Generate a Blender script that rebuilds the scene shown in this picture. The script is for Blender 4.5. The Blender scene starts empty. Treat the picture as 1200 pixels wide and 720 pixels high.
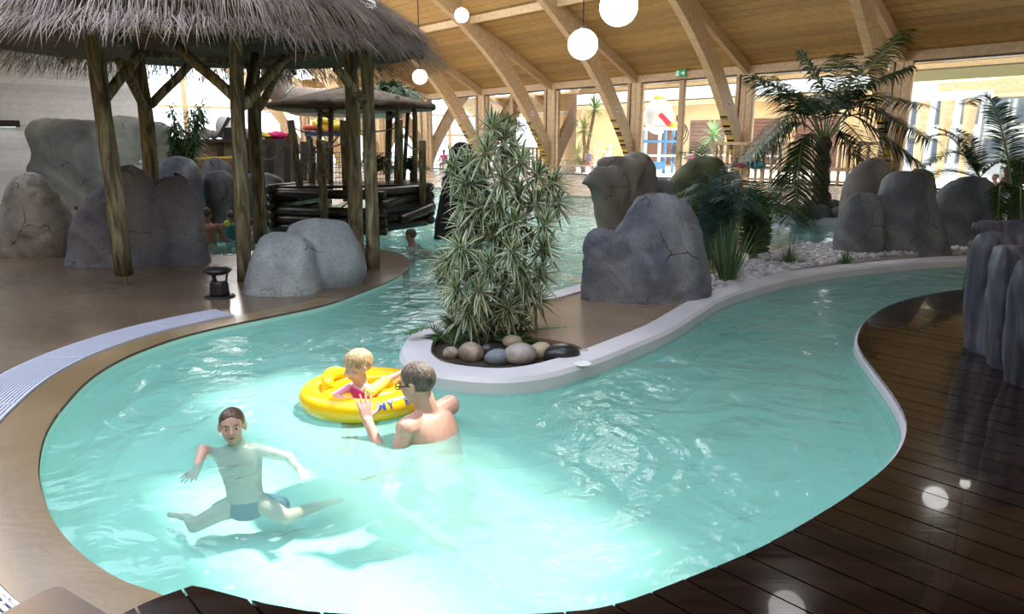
import bpy, bmesh, math, random
from mathutils import Vector, Matrix, noise
sc = bpy.context.scene
COL = sc.collection
random.seed(7)
PI = math.pi

# ------------------------------------------------------------------ camera
CAM_H = 1.6
F_PX = 820.0
PITCH = math.atan(190.0/F_PX)
cam_d = bpy.data.cameras.new('camera'); cam = bpy.data.objects.new('camera', cam_d); COL.objects.link(cam)
cam_d.sensor_width = 36.0; cam_d.lens = F_PX/1200.0*36.0; cam_d.clip_end = 400
cam.location = (0, 0, CAM_H); cam.rotation_euler = (PI/2-PITCH, 0, 0)
sc.camera = cam

# ------------------------------------------------------------------ sky, sun, exposure
SUN_AZ = Vector((0.738, 0.675, 0)).normalized()     # the sun stands beyond the glazed wall
SUN_EL = math.radians(62)
world = bpy.data.worlds.new('sky'); sc.world = world; world.use_nodes = True
wn = world.node_tree.nodes; wl = world.node_tree.links
bg = wn['Background']
sky = wn.new('ShaderNodeTexSky'); sky.sky_type = 'NISHITA'; sky.sun_disc = False
sky.sun_elevation = SUN_EL; sky.sun_rotation = math.atan2(SUN_AZ.x, SUN_AZ.y)
sky.air_density = 1.0; sky.dust_density = 2.0; sky.ozone_density = 1.0
cl = wn.new('ShaderNodeMixRGB'); cl.inputs[0].default_value = 0.55      # thin bright cloud over the blue
cl.inputs[2].default_value = (9.8, 10.3, 11.4, 1)
wl.new(sky.outputs[0], cl.inputs[1]); wl.new(cl.outputs[0], bg.inputs[0])
bg.inputs[1].default_value = 1.0
sun_d = bpy.data.lights.new('sun', 'SUN'); sun_d.energy = 26.0; sun_d.angle = math.radians(3.2); sun_d.color = (1.0, 0.93, 0.82)
sun = bpy.data.objects.new('sun', sun_d); COL.objects.link(sun)
sd = Vector((SUN_AZ.x*math.cos(SUN_EL), SUN_AZ.y*math.cos(SUN_EL), math.sin(SUN_EL)))
sun.rotation_euler = (-sd).to_track_quat('-Z', 'Y').to_euler(); sun.location = sd*60
vs = sc.view_settings
vs.view_transform = 'Standard'; vs.look = 'None'; vs.gamma = 1.0; vs.use_curve_mapping = False
vs.exposure = -0.85
sc.cycles.use_denoising = True
sc.cycles.max_bounces = 10; sc.cycles.diffuse_bounces = 4; sc.cycles.glossy_bounces = 4
sc.cycles.transmission_bounces = 6; sc.cycles.transparent_max_bounces = 24
sc.cycles.caustics_reflective = False; sc.cycles.caustics_refractive = False
sc.cycles.sample_clamp_indirect = 6.0

# ------------------------------------------------------------------ helpers
def ray(x, y):
    a = (x-600)/F_PX; b = (360-y)/F_PX
    c, s = math.cos(PITCH), math.sin(PITCH)
    return Vector((a, c+b*s, -s+b*c))
def P(x, y, z=0.0):
    """floor point (at height z) seen at photo pixel x, y"""
    r = ray(x, y); t = (z-CAM_H)/r.z
    return Vector((r.x*t, r.y*t, z))
def D(x, y, d):
    """point at depth d seen at photo pixel x, y"""
    r = ray(x, y); t = d/r.y
    return Vector((r.x*t, d, CAM_H+r.z*t))
U = Vector((.675, -.738, 0)); N = Vector((-.738, -.675, 0)); W0 = Vector((10.39, 31.78, 0))
def H(t, i, z=0.0):
    """hall coordinates: t along the glazed wall, i metres into the hall, z up"""
    return W0+U*t+N*i+Vector((0, 0, z))
HALL_ROT = math.atan2(U.y, U.x)

class M:
    def __init__(s): s.v = []; s.f = []; s.a = []
    def add(s, vs_, fs, a=0.0):
        o = len(s.v); s.v += [Vector(q) for q in vs_]; s.f += [tuple(i+o for i in f) for f in fs]; s.a += [a]*len(fs)
        return s
    def bar(s, p0, p1, w, h, up=(0, 0, 1), a=0.0, taper=1.0):
        p0 = Vector(p0); p1 = Vector(p1); d = (p1-p0)
        if d.length < 1e-6: return s
        d.normalize(); x = d.cross(Vector(up))
        if x.length < 1e-4: x = d.cross(Vector((0, 1, 0)))
        x.normalize(); y = x.cross(d)
        vs_ = []
        for p, k in ((p0, 1), (p1, taper)):
            for sx, sy in ((-1, -1), (1, -1), (1, 1), (-1, 1)): vs_.append(p+x*(sx*w*k/2)+y*(sy*h*k/2))
        return s.add(vs_, [(3, 2, 1, 0), (4, 5, 6, 7), (0, 1, 5, 4), (1, 2, 6, 5), (2, 3, 7, 6), (3, 0, 4, 7)], a)
    def box(s, c, size, rot=0.0, a=0.0):
        c = Vector(c); dx = Vector((math.cos(rot), math.sin(rot), 0))*size[0]/2
        return s.bar(c-dx, c+dx, size[1], size[2], a=a)
    def tube(s, pts, rads, n=8, a=0.0, cap=True, squash=None):
        pts = [Vector(p) for p in pts]
        if not isinstance(rads, (list, tuple)): rads = [rads]*len(pts)
        o = len(s.v); px = None
        for i, p in enumerate(pts):
            d = (pts[min(i+1, len(pts)-1)]-pts[max(i-1, 0)])
            d = d.normalized() if d.length > 1e-9 else Vector((0, 0, 1))
            if px is None:
                px = d.cross(Vector((0, 0, 1)))
                if px.length < 1e-3: px = d.cross(Vector((0, 1, 0)))
            else: px = px-d*px.dot(d)
            px.normalize(); py = d.cross(px)
            for k in range(n):
                t = 2*PI*k/n; s.v.append(p+(px*math.cos(t)+py*math.sin(t))*rads[i])
        nf = 0
        for i in range(len(pts)-1):
            for k in range(n):
                k2 = (k+1) % n
                s.f.append((o+i*n+k, o+i*n+k2, o+(i+1)*n+k2, o+(i+1)*n+k)); nf += 1
        if cap:
            s.f.append(tuple(o+k for k in reversed(range(n)))); s.f.append(tuple(o+(len(pts)-1)*n+k for k in range(n))); nf += 2
        s.a += [a]*nf
        return s
    def lathe(s, prof, c=(0, 0, 0), n=24, a=0.0, axis=None):
        c = Vector(c); o = len(s.v)
        q = Vector((0, 0, 1)).rotation_difference(Vector(axis)) if axis else None
        for r, z in prof:
            for k in range(n):
                t = 2*PI*k/n; p = Vector((r*math.cos(t), r*math.sin(t), z))
                if q: p = q @ p
                s.v.append(c+p)
        nf = 0
        for i in range(len(prof)-1):
            for k in range(n):
                k2 = (k+1) % n; s.f.append((o+i*n+k, o+i*n+k2, o+(i+1)*n+k2, o+(i+1)*n+k)); nf += 1
        if prof[0][0] > 1e-5: s.f.append(tuple(o+k for k in reversed(range(n)))); nf += 1
        if prof[-1][0] > 1e-5: s.f.append(tuple(o+(len(prof)-1)*n+k for k in range(n))); nf += 1
        s.a += [a]*nf
        return s
    def prism(s, poly, z0, z1, a=0.0):
        n = len(poly); o = len(s.v)
        ar = sum(poly[i][0]*poly[(i+1) % n][1]-poly[(i+1) % n][0]*poly[i][1] for i in range(n))
        if ar < 0: poly = list(reversed(poly))
        s.v += [Vector((p[0], p[1], z0)) for p in poly]+[Vector((p[0], p[1], z1)) for p in poly]
        s.f.append(tuple(o+i for i in reversed(range(n)))); s.f.append(tuple(o+n+i for i in range(n)))
        for i in range(n):
            j = (i+1) % n; s.f.append((o+i, o+j, o+n+j, o+n+i))
        s.a += [a]*(n+2)
        return s
    def ell(s, c, r, rot=None, n=12, m=8, a=0.0):
        c = Vector(c); r = (r, r, r) if isinstance(r, (int, float)) else r
        o = len(s.v); f = []
        vs_ = [Vector((0, 0, -r[2]))]
        for i in range(1, m):
            ph = -PI/2+PI*i/m
            for k in range(n):
                t = 2*PI*k/n; vs_.append(Vector((r[0]*math.cos(ph)*math.cos(t), r[1]*math.cos(ph)*math.sin(t), r[2]*math.sin(ph))))
        vs_.append(Vector((0, 0, r[2])))
        for k in range(n): f.append((0, 1+(k+1) % n, 1+k))
        for i in range(m-2):
            for k in range(n):
                k2 = (k+1) % n; b = 1+i*n
                f.append((b+k, b+k2, b+n+k2, b+n+k))
        b = 1+(m-2)*n
        for k in range(n): f.append((b+k, b+(k+1) % n, len(vs_)-1))
        if rot is not None: vs_ = [rot @ q for q in vs_]
        return s.add([q+c for q in vs_], f, a)
    def quad(s, a_, b, c, d, a=0.0): return s.add([a_, b, c, d], [(0, 1, 2, 3)], a)
    def build(s, name, m, parent=None, smooth=False):
        off = ORG.get(parent, Vector()) if parent else Vector()
        me = bpy.data.meshes.new(name); me.from_pydata([v-off for v in s.v], [], s.f)
        if any(s.a) and len(s.a) == len(me.polygons):
            at = me.attributes.new('tone', 'FLOAT', 'FACE'); at.data.foreach_set('value', s.a)
        if smooth: me.polygons.foreach_set('use_smooth', [True]*len(me.polygons))
        me.update()
        o = bpy.data.objects.new(name, me); COL.objects.link(o)
        if m: me.materials.append(m)
        if parent:
            o.parent = parent; ORG[o] = off
        return o
ORG = {}
def tag(o, label=None, cat=None, group=None, kind=None):
    if label: o['label'] = label
    if cat: o['category'] = cat
    if group: o['group'] = group
    if kind: o['kind'] = kind
    return o
def thing(name, loc, label, cat, group=None):
    o = bpy.data.objects.new(name, None); COL.objects.link(o); o.location = loc; o.empty_display_size = .1
    ORG[o] = Vector(loc)
    return tag(o, label, cat, group)
def structure(o): o['kind'] = 'structure'; return o
def dup(root, loc=None, rotz=None, label=None, scale=None):
    r = root.copy(); COL.objects.link(r)
    if loc is not None: r.location = loc
    if rotz is not None: r.rotation_euler.z = rotz
    if scale is not None: r.scale = (scale,)*3
    if label: r['label'] = label
    for ch in list(root.children):
        c = ch.copy(); COL.objects.link(c); c.parent = r
        for g in list(ch.children):
            d = g.copy(); COL.objects.link(d); d.parent = c
    return r
def spline(pts, per=8, closed=False):
    """smooth curve through points (Catmull-Rom)"""
    pts = [Vector(p) for p in pts]; n = len(pts); out = []
    rng = n if closed else n-1
    for i in range(rng):
        if closed: a, b, c, d = pts[(i-1) % n], pts[i], pts[(i+1) % n], pts[(i+2) % n]
        else: a, b, c, d = pts[max(i-1, 0)], pts[i], pts[i+1], pts[min(i+2, n-1)]
        for k in range(per):
            t = k/per
            out.append(.5*((2*b)+(c-a)*t+(2*a-5*b+4*c-d)*t*t+(3*b-a-3*c+d)*t**3))
    if not closed: out.append(pts[-1])
    return out
def remeshed(mb, voxel, smooth=2, name='body'):
    """one continuous surface out of overlapping closed shapes"""
    me = bpy.data.meshes.new('tmp'); me.from_pydata(mb.v, [], mb.f); me.update()
    o = bpy.data.objects.new('tmp', me); COL.objects.link(o)
    r = o.modifiers.new('r', 'REMESH'); r.mode = 'VOXEL'; r.voxel_size = voxel; r.use_smooth_shade = True
    if smooth:
        q = o.modifiers.new('s', 'SMOOTH'); q.factor = .5; q.iterations = smooth
    dg = bpy.context.evaluated_depsgraph_get(); ev = o.evaluated_get(dg)
    out = bpy.data.meshes.new_from_object(ev); out.name = name
    bpy.data.objects.remove(o); bpy.data.meshes.remove(me)
    out.polygons.foreach_set('use_smooth', [True]*len(out.polygons))
    return out
def put_mesh(name, me, m, parent=None):
    off = ORG.get(parent, Vector()) if parent else Vector()
    if off.length: me.transform(Matrix.Translation(-off))
    me.materials.clear(); me.materials.append(m)
    o = bpy.data.objects.new(name, me); COL.objects.link(o)
    if parent: o.parent = parent; ORG[o] = off
    return o

# ------------------------------------------------------------------ materials
def nodes(name):
    m = bpy.data.materials.new(name); m.use_nodes = True
    return m, m.node_tree.nodes, m.node_tree.links, m.node_tree.nodes['Principled BSDF']
def c4(c): return (c[0], c[1], c[2], 1)
def plain(name, c, rough=.5, metal=0.0, spec=.5, emit=None, es=0.0):
    m, n, l, b = nodes(name)
    b.inputs['Base Color'].default_value = c4(c); b.inputs['Roughness'].default_value = rough
    b.inputs['Metallic'].default_value = metal; b.inputs['Specular IOR Level'].default_value = spec
    if emit: b.inputs['Emission Color'].default_value = c4(emit); b.inputs['Emission Strength'].default_value = es
    return m
def mottled(name, stops, scale=3.0, rough=.6, bump=.2, detail=6, stretch=(1, 1, 1), distort=.4, rough2=None, tone=0.0, bscale=None, spec=.5, coord='Object'):
    """noise through a colour ramp, with matching fine relief"""
    m, n, l, b = nodes(name)
    tc = n.new('ShaderNodeTexCoord'); mp = n.new('ShaderNodeMapping'); mp.inputs['Scale'].default_value = stretch
    l.new(tc.outputs[coord], mp.inputs[0])
    nz = n.new('ShaderNodeTexNoise'); nz.inputs['Scale'].default_value = scale; nz.inputs['Detail'].default_value = detail
    nz.inputs['Distortion'].default_value = distort; l.new(mp.outputs[0], nz.inputs['Vector'])
    cr = n.new('ShaderNodeValToRGB'); e = cr.color_ramp.elements
    while len(e) < len(stops): e.new(.5)
    for el, (p, c) in zip(e, stops): el.position = p; el.color = c4(c)
    l.new(nz.outputs['Fac'], cr.inputs[0]); out = cr.outputs[0]
    if tone:
        at = n.new('ShaderNodeAttribute'); at.attribute_name = 'tone'
        hv = n.new('ShaderNodeHueSaturation'); ma = n.new('ShaderNodeMath'); ma.operation = 'MULTIPLY_ADD'
        ma.inputs[1].default_value = tone; ma.inputs[2].default_value = 1.0
        l.new(at.outputs['Fac'], ma.inputs[0]); l.new(ma.outputs[0], hv.inputs['Value']); l.new(out, hv.inputs['Color']); out = hv.outputs[0]
    l.new(out, b.inputs['Base Color'])
    b.inputs['Roughness'].default_value = rough; b.inputs['Specular IOR Level'].default_value = spec
    if rough2 is not None:
        mr = n.new('ShaderNodeMapRange'); mr.inputs['To Min'].default_value = rough; mr.inputs['To Max'].default_value = rough2
        mr.inputs['From Min'].default_value = .3; mr.inputs['From Max'].default_value = .7
        n2 = n.new('ShaderNodeTexNoise'); n2.inputs['Scale'].default_value = scale*.6; n2.inputs['Detail'].default_value = 3
        l.new(mp.outputs[0], n2.inputs['Vector']); l.new(n2.outputs['Fac'], mr.inputs[0]); l.new(mr.outputs[0], b.inputs['Roughness'])
    if bump:
        bp = n.new('ShaderNodeBump'); bp.inputs['Strength'].default_value = bump; bp.inputs['Distance'].default_value = .02
        if bscale:
            n3 = n.new('ShaderNodeTexNoise'); n3.inputs['Scale'].default_value = bscale; n3.inputs['Detail'].default_value = 6
            l.new(mp.outputs[0], n3.inputs['Vector']); l.new(n3.outputs['Fac'], bp.inputs['Height'])
        else: l.new(nz.outputs['Fac'], bp.inputs['Height'])
        l.new(bp.outputs[0], b.inputs['Normal'])
    return m
def rock_mat(name, c_dark, c_mid, c_light, patch=1.4, crack=(.04, .045, .05)):
    """painted sprayed-concrete rock: soft patches, speckle, a few crack lines"""
    m, n, l, b = nodes(name)
    tc = n.new('ShaderNodeTexCoord')
    nz = n.new('ShaderNodeTexNoise'); nz.inputs['Scale'].default_value = patch; nz.inputs['Detail'].default_value = 5; nz.inputs['Distortion'].default_value = .8
    l.new(tc.outputs['Object'], nz.inputs['Vector'])
    cr = n.new('ShaderNodeValToRGB'); e = cr.color_ramp.elements; e.new(.5)
    for el, (p, c) in zip(e, ((.34, c_dark), (.5, c_mid), (.66, c_light))): el.position = p; el.color = c4(c)
    l.new(nz.outputs['Fac'], cr.inputs[0])
    sp = n.new('ShaderNodeTexNoise'); sp.inputs['Scale'].default_value = 38; sp.inputs['Detail'].default_value = 4; l.new(tc.outputs['Object'], sp.inputs['Vector'])
    sr = n.new('ShaderNodeValToRGB'); sr.color_ramp.elements[0].position = .36; sr.color_ramp.elements[0].color = (.55, .55, .55, 1)
    sr.color_ramp.elements[1].position = .5; l.new(sp.outputs['Fac'], sr.inputs[0])
    mu = n.new('ShaderNodeMixRGB'); mu.blend_type = 'MULTIPLY'; mu.inputs[0].default_value = .5
    l.new(cr.outputs[0], mu.inputs[1]); l.new(sr.outputs[0], mu.inputs[2])
    # crack lines: edges of large warped cells
    wz = n.new('ShaderNodeTexNoise'); wz.inputs['Scale'].default_value = 2.2; wz.inputs['Detail'].default_value = 5; l.new(tc.outputs['Object'], wz.inputs['Vector'])
    wm = n.new('ShaderNodeMixRGB'); wm.blend_type = 'ADD'; wm.inputs[0].default_value = .55
    l.new(tc.outputs['Object'], wm.inputs[1]); l.new(wz.outputs['Color'], wm.inputs[2])
    vo = n.new('ShaderNodeTexVoronoi'); vo.feature = 'DISTANCE_TO_EDGE'; vo.inputs['Scale'].default_value = 1.5; l.new(wm.outputs[0], vo.inputs['Vector'])
    vr = n.new('ShaderNodeMapRange'); vr.inputs['From Max'].default_value = .013; vr.inputs['To Min'].default_value = 0; vr.inputs['To Max'].default_value = 1
    l.new(vo.outputs['Distance'], vr.inputs[0])
    # only some of the cell edges are cracked
    kz = n.new('ShaderNodeTexNoise'); kz.inputs['Scale'].default_value = 1.7; kz.inputs['Detail'].default_value = 2
    mpk = n.new('ShaderNodeMapping'); mpk.inputs['Location'].default_value = (5, 3, 9); l.new(tc.outputs['Object'], mpk.inputs[0]); l.new(mpk.outputs[0], kz.inputs['Vector'])
    kr = n.new('ShaderNodeMapRange'); kr.inputs['From Min'].default_value = .42; kr.inputs['From Max'].default_value = .50; l.new(kz.outputs['Fac'], kr.inputs[0])
    mx = n.new('ShaderNodeMath'); mx.operation = 'MAXIMUM'; l.new(vr.outputs[0], mx.inputs[0]); l.new(kr.outputs[0], mx.inputs[1])
    cm = n.new('ShaderNodeMixRGB'); cm.inputs[1].default_value = c4(crack); l.new(mx.outputs[0], cm.inputs[0]); l.new(mu.outputs[0], cm.inputs[2])
    l.new(cm.outputs[0], b.inputs['Base Color']); b.inputs['Roughness'].default_value = .72; b.inputs['Specular IOR Level'].default_value = .3
    ad = n.new('ShaderNodeMath'); ad.operation = 'MULTIPLY_ADD'; ad.inputs[1].default_value = .25; l.new(sp.outputs['Fac'], ad.inputs[0]); l.new(mx.outputs[0], ad.inputs[2])
    bp = n.new('ShaderNodeBump'); bp.inputs['Strength'].default_value = .6; bp.inputs['Distance'].default_value = .02
    l.new(ad.outputs[0], bp.inputs['Height']); l.new(bp.outputs[0], b.inputs['Normal'])
    return m
def wood_mat(name, c1, c2, c3, axis='X', scale=1.0, rough=.55, bump=.15, spec=.4, rough2=None, tone=0.0):
    st = {'X': (1.0*scale, 12*scale, 12*scale), 'Y': (12*scale, 1.0*scale, 12*scale), 'Z': (12*scale, 12*scale, 1.0*scale)}[axis]
    return mottled(name, [(.3, c1), (.5, c2), (.72, c3)], 1.0, rough, bump, 8, st, .6, rough2, tone, spec=spec)
MT = {}
def setup_materials():
    T = MT
    T['resin'] = mottled('tan_wet_resin', [(.3, (.20, .145, .095)), (.5, (.27, .195, .13)), (.7, (.34, .25, .17))], .9, .34, .05, 5, rough2=.12, bscale=22, spec=.5)
    T['floordim'] = mottled('dimmed_wet_resin', [(.3, (.10, .068, .044)), (.5, (.14, .10, .066)), (.7, (.185, .135, .09))], .9, .36, .05, 5, rough2=.14, bscale=22)  # tan resin darkened: the left floor's weaker light is put into the colour
    T['apron'] = mottled('pool_apron_resin', [(.3, (.19, .135, .068)), (.55, (.24, .17, .09)), (.75, (.29, .21, .115))], 1.2, .30, .05, 5, rough2=.16, bscale=25)
    T['curb'] = mottled('white_concrete_curb', [(.3, (.56, .56, .60)), (.6, (.64, .64, .68)), (.8, (.70, .70, .74))], 1.6, .5, .05, 5, bscale=40)
    T['basin'] = mottled('turquoise_pool_paint', [(.3, (.44, .75, .66)), (.6, (.50, .80, .71)), (.8, (.55, .84, .75))], .7, .6, 0)
    T['deck'] = mottled('dark_wet_hardwood', [(.3, (.008, .004, .003)), (.5, (.015, .0075, .0055)), (.72, (.028, .0145, .010))], 1.0, .10, .06, 8, (1.2, 14, 14), .6, rough2=.26, spec=.22)
    db = T['deck'].node_tree.nodes['Principled BSDF']; db.inputs['Coat Weight'].default_value = 1.0; db.inputs['Coat Roughness'].default_value = .03; db.inputs['Coat IOR'].default_value = 1.24
    T['deck_under'] = plain('deck_shadow_gap', (.02, .02, .02), .8)
    T['ceil'] = mottled('varnished_pine_ceiling', [(.3, (.45, .28, .10)), (.5, (.52, .335, .125)), (.7, (.58, .385, .155))], 1.0, .5, .04, 6, (.8, 9, 9), .3, tone=.18)
    T['glulam'] = mottled('glulam_timber', [(.3, (.54, .38, .21)), (.5, (.62, .45, .26)), (.7, (.70, .53, .33))], 1.0, .45, .05, 6, (1, 8, 8), .3, tone=.2)
    T['whiteboard'] = mottled('white_stained_boards', [(.3, (.70, .72, .75)), (.5, (.78, .79, .80)), (.7, (.84, .84, .84))], 1.0, .6, .1, 7, (.6, 12, 12), .5, tone=.15)
    T['log'] = mottled('weathered_log', [(.30, (.035, .028, .018)), (.42, (.10, .082, .048)), (.52, (.19, .16, .09)), (.62, (.27, .25, .14)), (.72, (.40, .40, .27))], 1.0, .75, 1.0, 12, (11, 11, 1.6), 1.4, tone=.3)
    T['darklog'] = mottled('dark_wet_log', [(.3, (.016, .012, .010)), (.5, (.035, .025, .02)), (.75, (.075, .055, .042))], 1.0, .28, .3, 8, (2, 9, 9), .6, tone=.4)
    T['thatch'] = mottled('reed_thatch', [(.3, (.20, .155, .125)), (.5, (.33, .27, .235)), (.7, (.46, .39, .35))], 2.5, .7, .0, 4, tone=.55)
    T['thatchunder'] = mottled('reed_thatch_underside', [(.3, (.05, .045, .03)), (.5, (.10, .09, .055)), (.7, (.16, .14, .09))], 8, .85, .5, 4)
    T['thatch2'] = mottled('brown_straw_thatch', [(.3, (.075, .05, .03)), (.5, (.13, .092, .055)), (.7, (.20, .145, .085))], 6, .8, .3, 5, tone=.4)
    T['black'] = plain('black_plastic', (.012, .013, .016), .38)
    T['steel'] = plain('grey_steel', (.25, .26, .27), .35, .9)
    T['rope'] = mottled('hemp_rope', [(.3, (.16, .13, .085)), (.6, (.26, .21, .14))], 30, .85, .4)
    T['white'] = plain('white_paint', (.78, .79, .80), .45)
    T['gravel'] = mottled('white_gravel', [(.3, (.42, .42, .43)), (.6, (.62, .62, .63))], 5, .65, .2, tone=.5)
    T['soil'] = mottled('dark_soil', [(.3, (.018, .014, .01)), (.7, (.05, .04, .03))], 9, .9, .6)
    m, n, l, b = nodes('opal_globe')
    b.inputs['Base Color'].default_value = (.9, .9, .9, 1); b.inputs['Roughness'].default_value = .12
    b.inputs['Emission Color'].default_value = (1, .98, .95, 1); b.inputs['Emission Strength'].default_value = 11.0
    T['globe'] = m
    # window glass
    m, n, l, b = nodes('window_glass'); n.remove(b)
    o = n['Material Output']; tr = n.new('ShaderNodeBsdfTransparent'); tr.inputs[0].default_value = (.93, .96, .95, 1)
    gl = n.new('ShaderNodeBsdfGlossy'); gl.inputs['Roughness'].default_value = .02; mi = n.new('ShaderNodeMixShader'); fr = n.new('ShaderNodeFresnel'); fr.inputs[0].default_value = 1.45
    l.new(fr.outputs[0], mi.inputs[0]); l.new(tr.outputs[0], mi.inputs[1]); l.new(gl.outputs[0], mi.inputs[2]); l.new(mi.outputs[0], o.inputs[0])
    T['glass'] = m
    # water
    m, n, l, b = nodes('pool_water'); n.remove(b); o = n['Material Output']
    tc = n.new('ShaderNodeTexCoord')
    a1 = n.new('ShaderNodeTexNoise'); a1.inputs['Scale'].default_value = 1.35; a1.inputs['Detail'].default_value = 2.5; a1.inputs['Distortion'].default_value = 1.6; a1.inputs['Roughness'].default_value = .5
    a2 = n.new('ShaderNodeTexNoise'); a2.inputs['Scale'].default_value = 5.5; a2.inputs['Detail'].default_value = 3; a2.inputs['Distortion'].default_value = .8
    for q in (a1, a2): l.new(tc.outputs['Object'], q.inputs['Vector'])
    ad = n.new('ShaderNodeMath'); ad.operation = 'MULTIPLY_ADD'; ad.inputs[1].default_value = .22
    l.new(a2.outputs['Fac'], ad.inputs[0]); l.new(a1.outputs['Fac'], ad.inputs[2])
    bp = n.new('ShaderNodeBump'); bp.inputs['Strength'].default_value = 1.0; bp.inputs['Distance'].default_value = WATER_BUMP; l.new(ad.outputs[0], bp.inputs['Height'])
    sx = n.new('ShaderNodeSeparateXYZ'); l.new(tc.outputs['Object'], sx.inputs[0]); cm = n.new('ShaderNodeMapRange')   # the sheltered back channel lies calmer
    for q, v in (('From Min', 7), ('From Max', 12), ('To Min', WATER_BUMP), ('To Max', WATER_BUMP*.38)): cm.inputs[q].default_value = v
    l.new(sx.outputs['Y'], cm.inputs[0]); l.new(cm.outputs[0], bp.inputs['Distance'])
    tr = n.new('ShaderNodeBsdfTransparent'); tr.inputs[0].default_value = (.77, .96, .93, 1)
    gl = n.new('ShaderNodeBsdfGlossy'); gl.inputs['Roughness'].default_value = .03; l.new(bp.outputs[0], gl.inputs['Normal'])
    fr = n.new('ShaderNodeFresnel'); fr.inputs[0].default_value = 1.33; l.new(bp.outputs[0], fr.inputs['Normal'])
    # slightly milky, aerated water: part of the light is scattered near the surface
    df = n.new('ShaderNodeBsdfDiffuse'); df.inputs[0].default_value = (.42, .86, .78, 1); mk = n.new('ShaderNodeMixShader'); mk.inputs[0].default_value = MILK
    l.new(tr.outputs[0], mk.inputs[1]); l.new(df.outputs[0], mk.inputs[2])
    mi = n.new('ShaderNodeMixShader'); l.new(fr.outputs[0], mi.inputs[0]); l.new(mk.outputs[0], mi.inputs[1]); l.new(gl.outputs[0], mi.inputs[2]); l.new(mi.outputs[0], o.inputs[0])
    T['water'] = m
WATER_BUMP = .08; MILK = .24
setup_materials()
# ------------------------------------------------------------------ the setting: land, pool, deck
T = MT
def px(lst, z=0.0): return [P(x, y, z) for x, y in lst]
def offset_line(pts, d):
    out = []
    for i, p in enumerate(pts):
        t = (pts[min(i+1, len(pts)-1)]-pts[max(i-1, 0)]); t.z = 0; t.normalize()
        out.append(p+Vector((-t.y, t.x, 0))*d)
    return out
shore = spline(px([(300, 790), (230, 725), (190, 699), (140, 680), (95, 650), (65, 615), (50, 580), (45, 545), (55, 505), (80, 470), (110, 441), (150, 418), (200, 399), (240, 388),
                   (280, 379), (310, 373), (380, 358), (420, 344), (455, 330), (474, 319), (480, 308), (470, 298), (440, 292), (380, 293), (300, 294), (245, 298), (150, 280), (60, 270), (-120, 262)]), 5)
WZ = -.05
floor = structure(M().prism(shore+[Vector((-30, 12, 0)), Vector((-30, -6, 0)), Vector((-.9, -6, 0))], -1.0, 0).build('floor', T['floordim']))
# pool lip and drain grating along the left shore
lip = shore[:5*16+3]
inner = offset_line(lip, .27); g0 = offset_line(lip, .285); g1 = offset_line(lip, .64)
mb = M()
for i in range(len(lip)-1):
    a, b, c, d = lip[i], lip[i+1], inner[i+1], inner[i]
    z = Vector((0, 0, .006))
    mb.quad(a+z, b+z, c+z, d+z)
structure(mb.build('trim_pool_lip', T['apron']))
gr = thing('drain_grating', g0[40], 'white slatted overflow grating curving along the left pool edge', 'grating')
T['grate'] = plain('white_grating_plastic', (.50, .54, .66), .45)
T['grate_dark'] = plain('grating_channel', (.05, .06, .08), .8)
mb = M()
last = 5*14+2
for i in range(last):
    z = Vector((0, 0, .003)); mb.quad(g0[i]+z, g0[i+1]+z, g1[i+1]+z, g1[i]+z)
mb.build('drain_channel', T['grate_dark'], gr)
mb = M()
NS = 15
for k in range(NS):
    for i in range(last):
        f0 = (k+.12)/NS; f1 = (k+.74)/NS
        q = [g0[i].lerp(g1[i], f0), g0[i+1].lerp(g1[i+1], f0), g0[i+1].lerp(g1[i+1], f1), g0[i].lerp(g1[i], f1)]
        t = [v+Vector((0, 0, .016)) for v in q]; lo = [v+Vector((0, 0, .004)) for v in q]
        mb.quad(*t); mb.quad(lo[0], lo[1], t[1], t[0]); mb.quad(t[3], t[2], lo[2], lo[3])
tag(mb.build('grating_slats', T['grate'], gr), kind='stuff')
mb = M()
for i in range(0, last, 9): mb.bar(g0[i]+Vector((0, 0, .012)), g1[i]+Vector((0, 0, .012)), .02, .014)
for e in (g0, g1):
    for i in range(last): mb.bar(e[i]+Vector((0, 0, .01)), e[i+1]+Vector((0, 0, .01)), .014, .018)
mb.build('grating_frame', T['grate'], gr)

# centre island: white curb, tan resin, soil bed, gravel
rim_out = spline(px([(1420, 298), (1250, 299), (1135, 303), (1050, 309), (960, 319), (900, 332), (850, 348), (820, 365), (790, 384), (750, 402), (700, 422), (650, 437), (600, 444), (550, 443), (500, 436), (477, 427), (468, 412), (482, 390), (527, 369), (580, 356), (625, 347), (680, 332)], .06), 6)
back = px([(690, 310), (693, 285), (698, 268), (715, 258), (760, 250), (840, 250), (870, 262), (900, 280), (940, 289), (985, 287), (1010, 278), (1250, 262), (1420, 258)], .06)
isl = M().prism(offset_line(rim_out, -.1)+back, -1.0, .0).build('island', T['resin'])
tag(isl, 'long island between the two pool channels with tan wet surface', 'island')
structure(isl)
mb = M(); mw = M()
rim_in = offset_line(rim_out, -.24)
for i in range(len(rim_out)-1):
    zt = Vector((0, 0, 0)); lo = Vector((0, 0, -1.05))
    a, b, c, d = rim_out[i], rim_out[i+1], rim_in[i+1], rim_in[i]
    bev = .03
    a2 = a.lerp(d, .1); b2 = b.lerp(c, .1)
    mb.quad(d, c, b2, a2)
    mb.quad(a2, b2, b-Vector((0, 0, .03)), a-Vector((0, 0, .03)))
    mb.quad(a-Vector((0, 0, .03)), b-Vector((0, 0, .03)), b-Vector((0, 0, .13)), a-Vector((0, 0, .13)))
    mb.quad(c, d, d-Vector((0, 0, .1)), c-Vector((0, 0, .1)))
cove_rim = rim_out
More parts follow.
